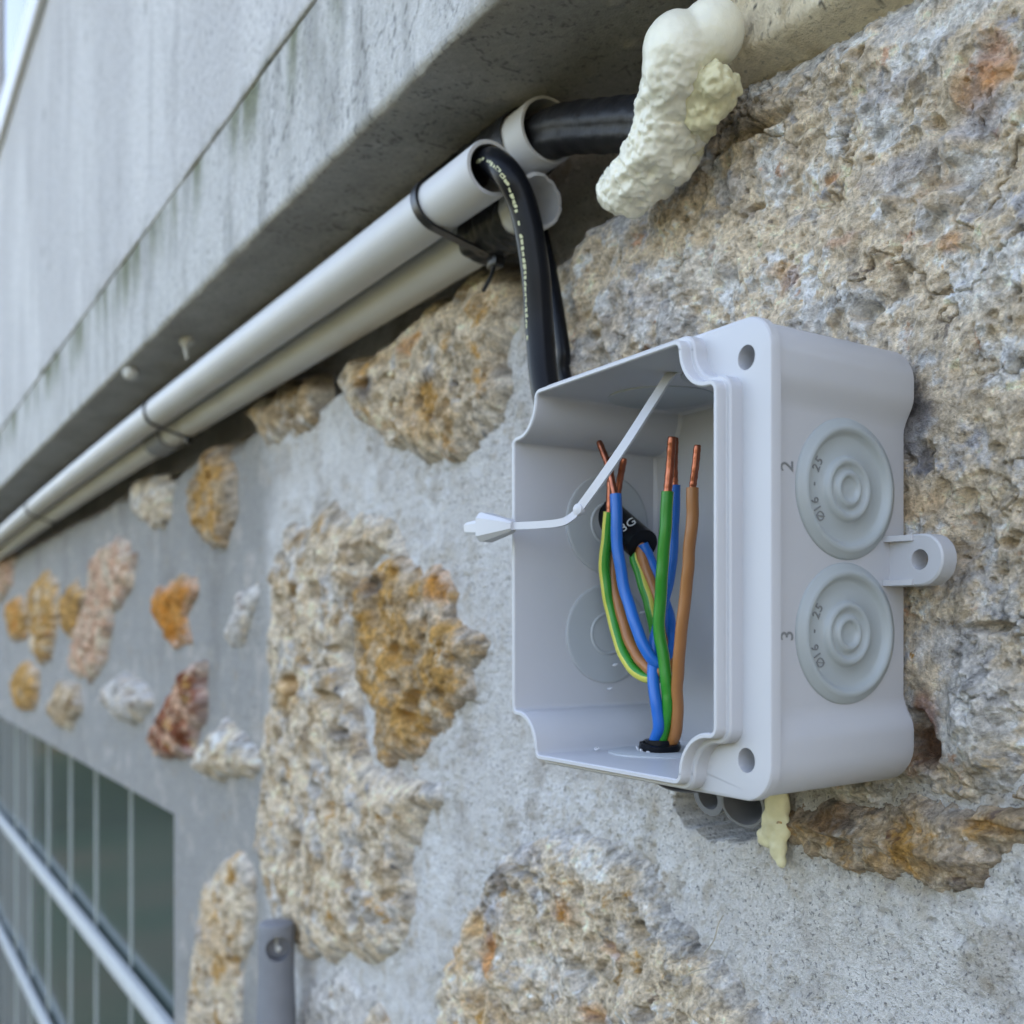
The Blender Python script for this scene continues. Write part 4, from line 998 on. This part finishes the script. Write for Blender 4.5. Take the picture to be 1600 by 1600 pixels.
# moulded pieces
def knockout(cx, y, z, axis):
    prof = [(16.9, -0.9), (16.9, -0.3), (16.5, 0.25), (15.6, 0.5), (15.2, 1.0), (14.5, 1.3), (13.9, 1.2), (13.3, 0.6), (12.8, -0.2), (12.2, -0.4), (8.2, -0.4), (7.8, 0.2), (7.3, 0.95), (6.6, 1.15), (5.9, 0.85), (5.4, 0.0), (4.7, 0.0), (4.3, 0.7), (3.7, 1.15), (3.1, 1.1), (2.7, 0.6), (2.3, 0.15), (0.6, 0.15)]
    v, f = lathe(prof, (cx, y, z), axis, 64); return mk('knockout_membrane', v, f, M['membrane'], box, sharp=None)
XR = BCX + 56.9 - 3.2
for i, dz in enumerate((17.2, -17.2)):
    k = knockout(XR + 1.1, -29.6, BCZ + dz, (1, 0.031, 0))
    s = 'Ø16 - 25'
    # curved lettering on the membrane, read upwards along its inner left side
    R = 10.9; n = len(s)
    for j, ch in enumerate(s):
        if ch == ' ': continue
        th = math.radians(-38 + 72 * j / (n - 1))
        yy = -29.6 - R * math.cos(th); zz = BCZ + dz + R * math.sin(th)
        right = (0, -math.sin(th) * -1, math.cos(th)); up = (0, -math.cos(th), -math.sin(th) * 1)
        up = (0, -math.cos(th), math.sin(th)); right = (0, math.sin(th), math.cos(th))
        text_mesh('size_lettering', ch, 3.3, (XR + 0.80 - 0.031 * (yy + 29.6), yy, zz), right, up, M['mark'], k, 0.10)
    text_mesh('cable_number', '23'[i], 5.6, (XR + 1.33, YF + 7.4, BCZ + dz + (4 if i == 0 else -0.5)), (0, 0, 1), (0, -1, 0), M['mark'], box, 0.06)
XL = BCX - 48.2 + 3.15
for dz in (17.2, -17.2):
    v, f = lathe([(15.6, -0.6), (15.6, 0.25), (15.2, 0.45), (14.6, 0.45), (6.9, 0.45), (6.5, 0.75), (6.0, 0.75), (5.7, 0.45), (0.5, 0.45)], (XL, -29.0, BCZ + dz), (1, 0, 0), 64); mk('inner_membrane', v, f, M['membrane_in'], box, sharp=30)
for sx in (-1, 1):
    for zz, ax in ((BCZ - RH + 3.1, (0, 0, 1)), (BCZ + RH - 3.1, (0, 0, -1))):
        v, f = lathe([(15.6, -0.6), (15.6, 0.2), (15.2, 0.4), (0.5, 0.4)], (BCX + sx * 17.0, -29.5, zz), ax, 64); mk('inner_membrane', v, f, M['membrane_in'], box, sharp=30)
# torn collar where the cable comes up through the floor
v, f = lathe([(5.3, 0.2), (6.2, 1.8), (5.9, 3.2), (5.0, 3.4), (4.7, 2.6), (4.7, 0.2)], tuple(GR + (0, 0, 0)), (0.1, -0.1, 1), 30)
v = v + 0.35 * np.stack([pn3(v, 2, 5), pn3(v, 2, 6), pn3(v, 1.5, 7)], 1)
mk('torn_collar', v, f, M['black'], low, sharp=50)
for i in range(5):
    aa = random.uniform(3.3, 6.0); c = GR + np.array([6.4 * math.cos(aa), 6.4 * math.sin(aa), 0.9]); v, f = tube(catmull([c, c + RNG.normal(0, 0.7, 3) + (0, 0, .4), c + RNG.normal(0, 1.2, 3) + (0, 0, .3)], 4), 0.35, 6); v[:, 2] = np.maximum(v[:, 2], GR[2] + 0.2)
    tag(mk('plastic_shaving', v, f, M['strap'], None), 'tiny white shaving round the black cable collar in the box floor', 'shaving', 'plastic shavings in the box')
# fixing lug on the right
LZ = BCZ + 0.5; LX0, LX1, LR = XR - 1.0, 12.0, 6.2
o2 = [(LX0, -LR)] + [(LX1 - LR + LR * math.cos(t), LR * math.sin(t)) for t in np.linspace(-math.pi / 2, math.pi / 2, 22)] + [(LX0, LR)]
def lr(off, y): return [((x + (off if x > LX0 + .1 else 0)) if x > LX1 - LR else x, y, LZ + z * (1 + off / LR)) for x, z in o2]
v, f = loft([lr(-0.4, YBK - 0.6), lr(0, YBK - 1.0), lr(0, YBK - 5.6), lr(-0.4, YBK - 6.0)])
lug = mk('fixing_lug', v, f, M['box'], box, sharp=32)
boolean(lug, [lathe([(2.5, -3), (2.5, 12)], (5.4, YBK - 8, LZ), (0, 1, 0), 24)])
for s in (-1, 1):
    z0 = LZ + s * (LR - 0.85); a = [(LX0, YBK - 5.9), (LX0, YBK - 8.6), (XR + 0.4, YBK - 8.6), (3.6, YBK - 6.6), (3.6, YBK - 5.9)]
    v, f = loft([[(x, y, z0 - 0.7) for x, y in a], [(x, y, z0 + 0.7) for x, y in a]]); mk('lug_rib', v, f, M['box'], lug, sharp=30)

# lid strap hanging across the opening
st = empty('lid_strap', PX(905, 795, -62), 'thin pale plastic lid strap dangling across the box mouth with a plug end', 'strap')
def ribbon(pts, w, th, n=10):
    p = catmull(pts, n); T = np.gradient(p, axis=0); T /= np.linalg.norm(T, axis=1)[:, None]
    vw = np.array([0.35, -1.0, 0.0]); vw /= np.linalg.norm(vw); S = np.cross(T, vw); S /= np.linalg.norm(S, axis=1)[:, None]; Nn = np.cross(S, T)
    R = [(c - s * w / 2 - n_ * th / 2, c + s * w / 2 - n_ * th / 2, c + s * w / 2 + n_ * th / 2, c - s * w / 2 + n_ * th / 2) for c, s, n_ in zip(p, S, Nn)]
    return loft(R)
tipB = np.array(PX(905, 796, -62))
v, f = ribbon([PX(1078, 574, -40), PX(1050, 584, -46), PX(1025, 620, -50), PX(980, 690, -56), PX(935, 755, -60), tuple(tipB)], 2.6, 0.9); mk('upper_band', v, f, M['strap'], st, sharp=30)
v, f = ribbon([tuple(tipB), PX(895, 807, -63), PX(878, 816, -65), PX(845, 820, -67), PX(800, 822, -69)], 2.1, 0.9); mk('lower_band', v, f, M['strap'], st, sharp=30)
v, f = lathe([(0.4, -1.2), (1.5, -0.9), (1.7, 0), (1.5, 0.9), (0.4, 1.2)], tuple(tipB), (0.3, -1, 0), 20); mk('hinge_bead', v, f, M['strap'], st)
pA = np.array(PX(803, 822, -69)); pD = np.array(PX(728, 826, -71)); dd = (pD - pA); ln = np.linalg.norm(dd); dd /= ln
def plug_ring(t, hw, hh):
    c = pA + dd * ln * t; u = np.array([0, 0, 1.0]); s = np.cross(dd, u); s /= np.linalg.norm(s)
    return [c + s * hw * x + u * hh * z for x, z in ((-1, -0.6), (-0.6, -1), (0.6, -1), (1, -0.6), (1, 0.6), (0.6, 1), (-0.6, 1), (-1, 0.6))]
v, f = loft([plug_ring(0, 1.2, 1.2), plug_ring(0.08, 2.2, 2.0), plug_ring(0.55, 3.2, 4.4), plug_ring(0.60, 3.2, 4.3), plug_ring(0.61, 1.4, 2.6), plug_ring(0.95, 1.0, 1.8), plug_ring(1.0, 0.7, 1.4)]); mk('plug', v, f, M['strap'], st, sharp=25)
v, f = boxm(-14.5, -12.6, -46, -43.6, 58.2, 60.5, 0.3); mk('strap_anchor', v, f, M['strap'], st)

for i, (u, vv, yy, lb) in enumerate([(938, 1076, -30, 'white shaving stuck low on the left inner side of the box'), (957, 1040, -30, 'white crumb on the lower inner membrane'), (928, 1143, -45, 'curled white shaving on the box floor'), (1000, 958, -24, 'white crumb beside the looped wires on the inner membrane')]):
    c = np.array(PX(u, vv, yy)); c[0] = max(c[0], XL + 1.2) if i != 2 else c[0]
    if i == 2: c[2] = BCZ - RH + 3.6
    v, f = tube(catmull([c, c + (0.8, 0.5, 0.5), c + (1.6, -0.4, 0.1), c + (2.4, 0.3, 0.6)], 5), lambda t: 0.42 * (1.1 - np.abs(t - .5)), 7)
    tag(mk('plastic_shaving', v, f, M['strap'], None), lb, 'shaving', 'plastic shavings in the box')

# ---------------------------------------------------------------- conduits in the wall
def stub(name, c, axis, r, w, L, mat, label):
    v, f = lathe([(r, -L), (r, -0.3), (r - 0.2, 0), (r - w, 0), (r - w, -L * 0.8)], c, axis, 36); return tag(mk(name, v, f, M[mat], None, sharp=45), label, 'conduit', 'conduit stubs below the box')
cc = P(1160, 1258, -7); stub('conduit_stub', tuple(cc), (0.30, -0.90, -0.30), 7.4, 1.0, 26, 'pvc_dark', 'grey conduit stub poking from the wall under the box corner')
cc = P(1106, 1246, -5); stub('conduit_stub', tuple(cc), (0.1, -0.95, -0.25), 6.2, 2.2, 26, 'pvc_dark', 'old grey conduit stub in the mortar hollow under the box')

cd = P(432, 1440, -20); rr = 10.4
zt = cd[2]
vrings = [(0.4, zt + 0.2), (rr - 2, zt), (rr - 0.5, zt - 0.8), (rr, zt - 3)] + [(rr, zt - 6 - 5 * i) for i in range(6)] + [(rr + 1.2, zt - 60), (rr + 1.2, -560)]
v, f = lathe([(r, z - zt) for r, z in vrings][::-1], (cd[0], cd[1], zt), (0, 0, 1), 40)
gc = mk('grey_conduit', v, f, M['pvc_dark'], None, sharp=40)
tag(gc, 'dark grey upright conduit with a hooked hole near its top at bottom left', 'conduit')
def boolean_world(o, cv, cf):
    c = mk('cutter', cv, cf, M['pvc_dark'], None); bpy.context.view_layer.update()
    m = o.modifiers.new('b', 'BOOLEAN'); m.object = c; m.solver = 'EXACT'
    me = bpy.data.meshes.new_from_object(o.evaluated_get(bpy.context.evaluated_depsgraph_get())); o.modifiers.clear(); old = o.data; o.data = me
    bpy.data.meshes.remove(old); bpy.data.objects.remove(c)
    me.polygons.foreach_set('use_smooth', np.ones(len(me.polygons), bool)); me.set_sharp_from_angle(angle=math.radians(40))
hp = np.array(PX(434, 1478, cd[1])); dv = np.array([CAMX - hp[0], CAMY - hp[1], 0]); dv /= np.linalg.norm(dv); dv[1] *= 0.9
v, f = lathe([(7.2, -1), (7.2, 30)], tuple(hp), tuple(dv), 26); boolean_world(gc, v, f)
v, f = tube(catmull([hp - dv * 1 + (0, 0, 6), hp + dv * 3 + (-2.5, 0, 2), hp + dv * 6 + (0, 0, -1), hp + dv * 6 + (2.4, 0, 1)], 6), 1.1, 10)
tag(mk('wall_hook', v, f, M['bright'], None), 'pale hook end inside the hole of the dark grey conduit', 'hook')

# ---------------------------------------------------------------- little things
for u, vv, lb in ((292, 505, 'pale plaster drip hanging under the beam'), (205, 572, 'lump of mortar stuck to the beam underside edge')):
    yy = BF + (22 if u == 292 else 8); a = (u - UC) / FPX; d2 = FW + a * RT; t = (yy - CAMY) / d2[1]
    x = CAMX + t * d2[0]
    bls = [(x, yy, SOF - 1, 6, 1.5, 0.8, 0.7), (x + 5, yy - 2, SOF - 6, 3, 0.7, 0.7, 1.8), (x + 7, yy - 2, SOF - 12, 1.8, .6, .6, 2.2)] if u == 292 else [(x, yy, SOF - 3, 6, 1.6, 1, 0.9), (x - 9, yy + 3, SOF - 2, 4, 1.4, 1, 0.8)]
    tag(foam_blob('mortar_drip', bls, 0.7, None, M['bright'], 0.3, 90 + u), lb, 'mortar')
for pts, lb in (([(1100, 1490, -5), (1115, 1470, -9), (1122, 1445, -8), (1130, 1430, -4)], 'thin dry root fibre standing on the bottom stone by the mortar'), ([(1060, 1535, -8), (1080, 1520, -12), (1105, 1512, -8)], 'short dry fibre curled on the bottom stone')):
    v, f = tube(catmull([PX(*p) for p in pts], 6), 0.22, 6); tag(mk('root_fibre', v, f, M['fibre'], None), lb, 'fibre', 'dry root fibres')
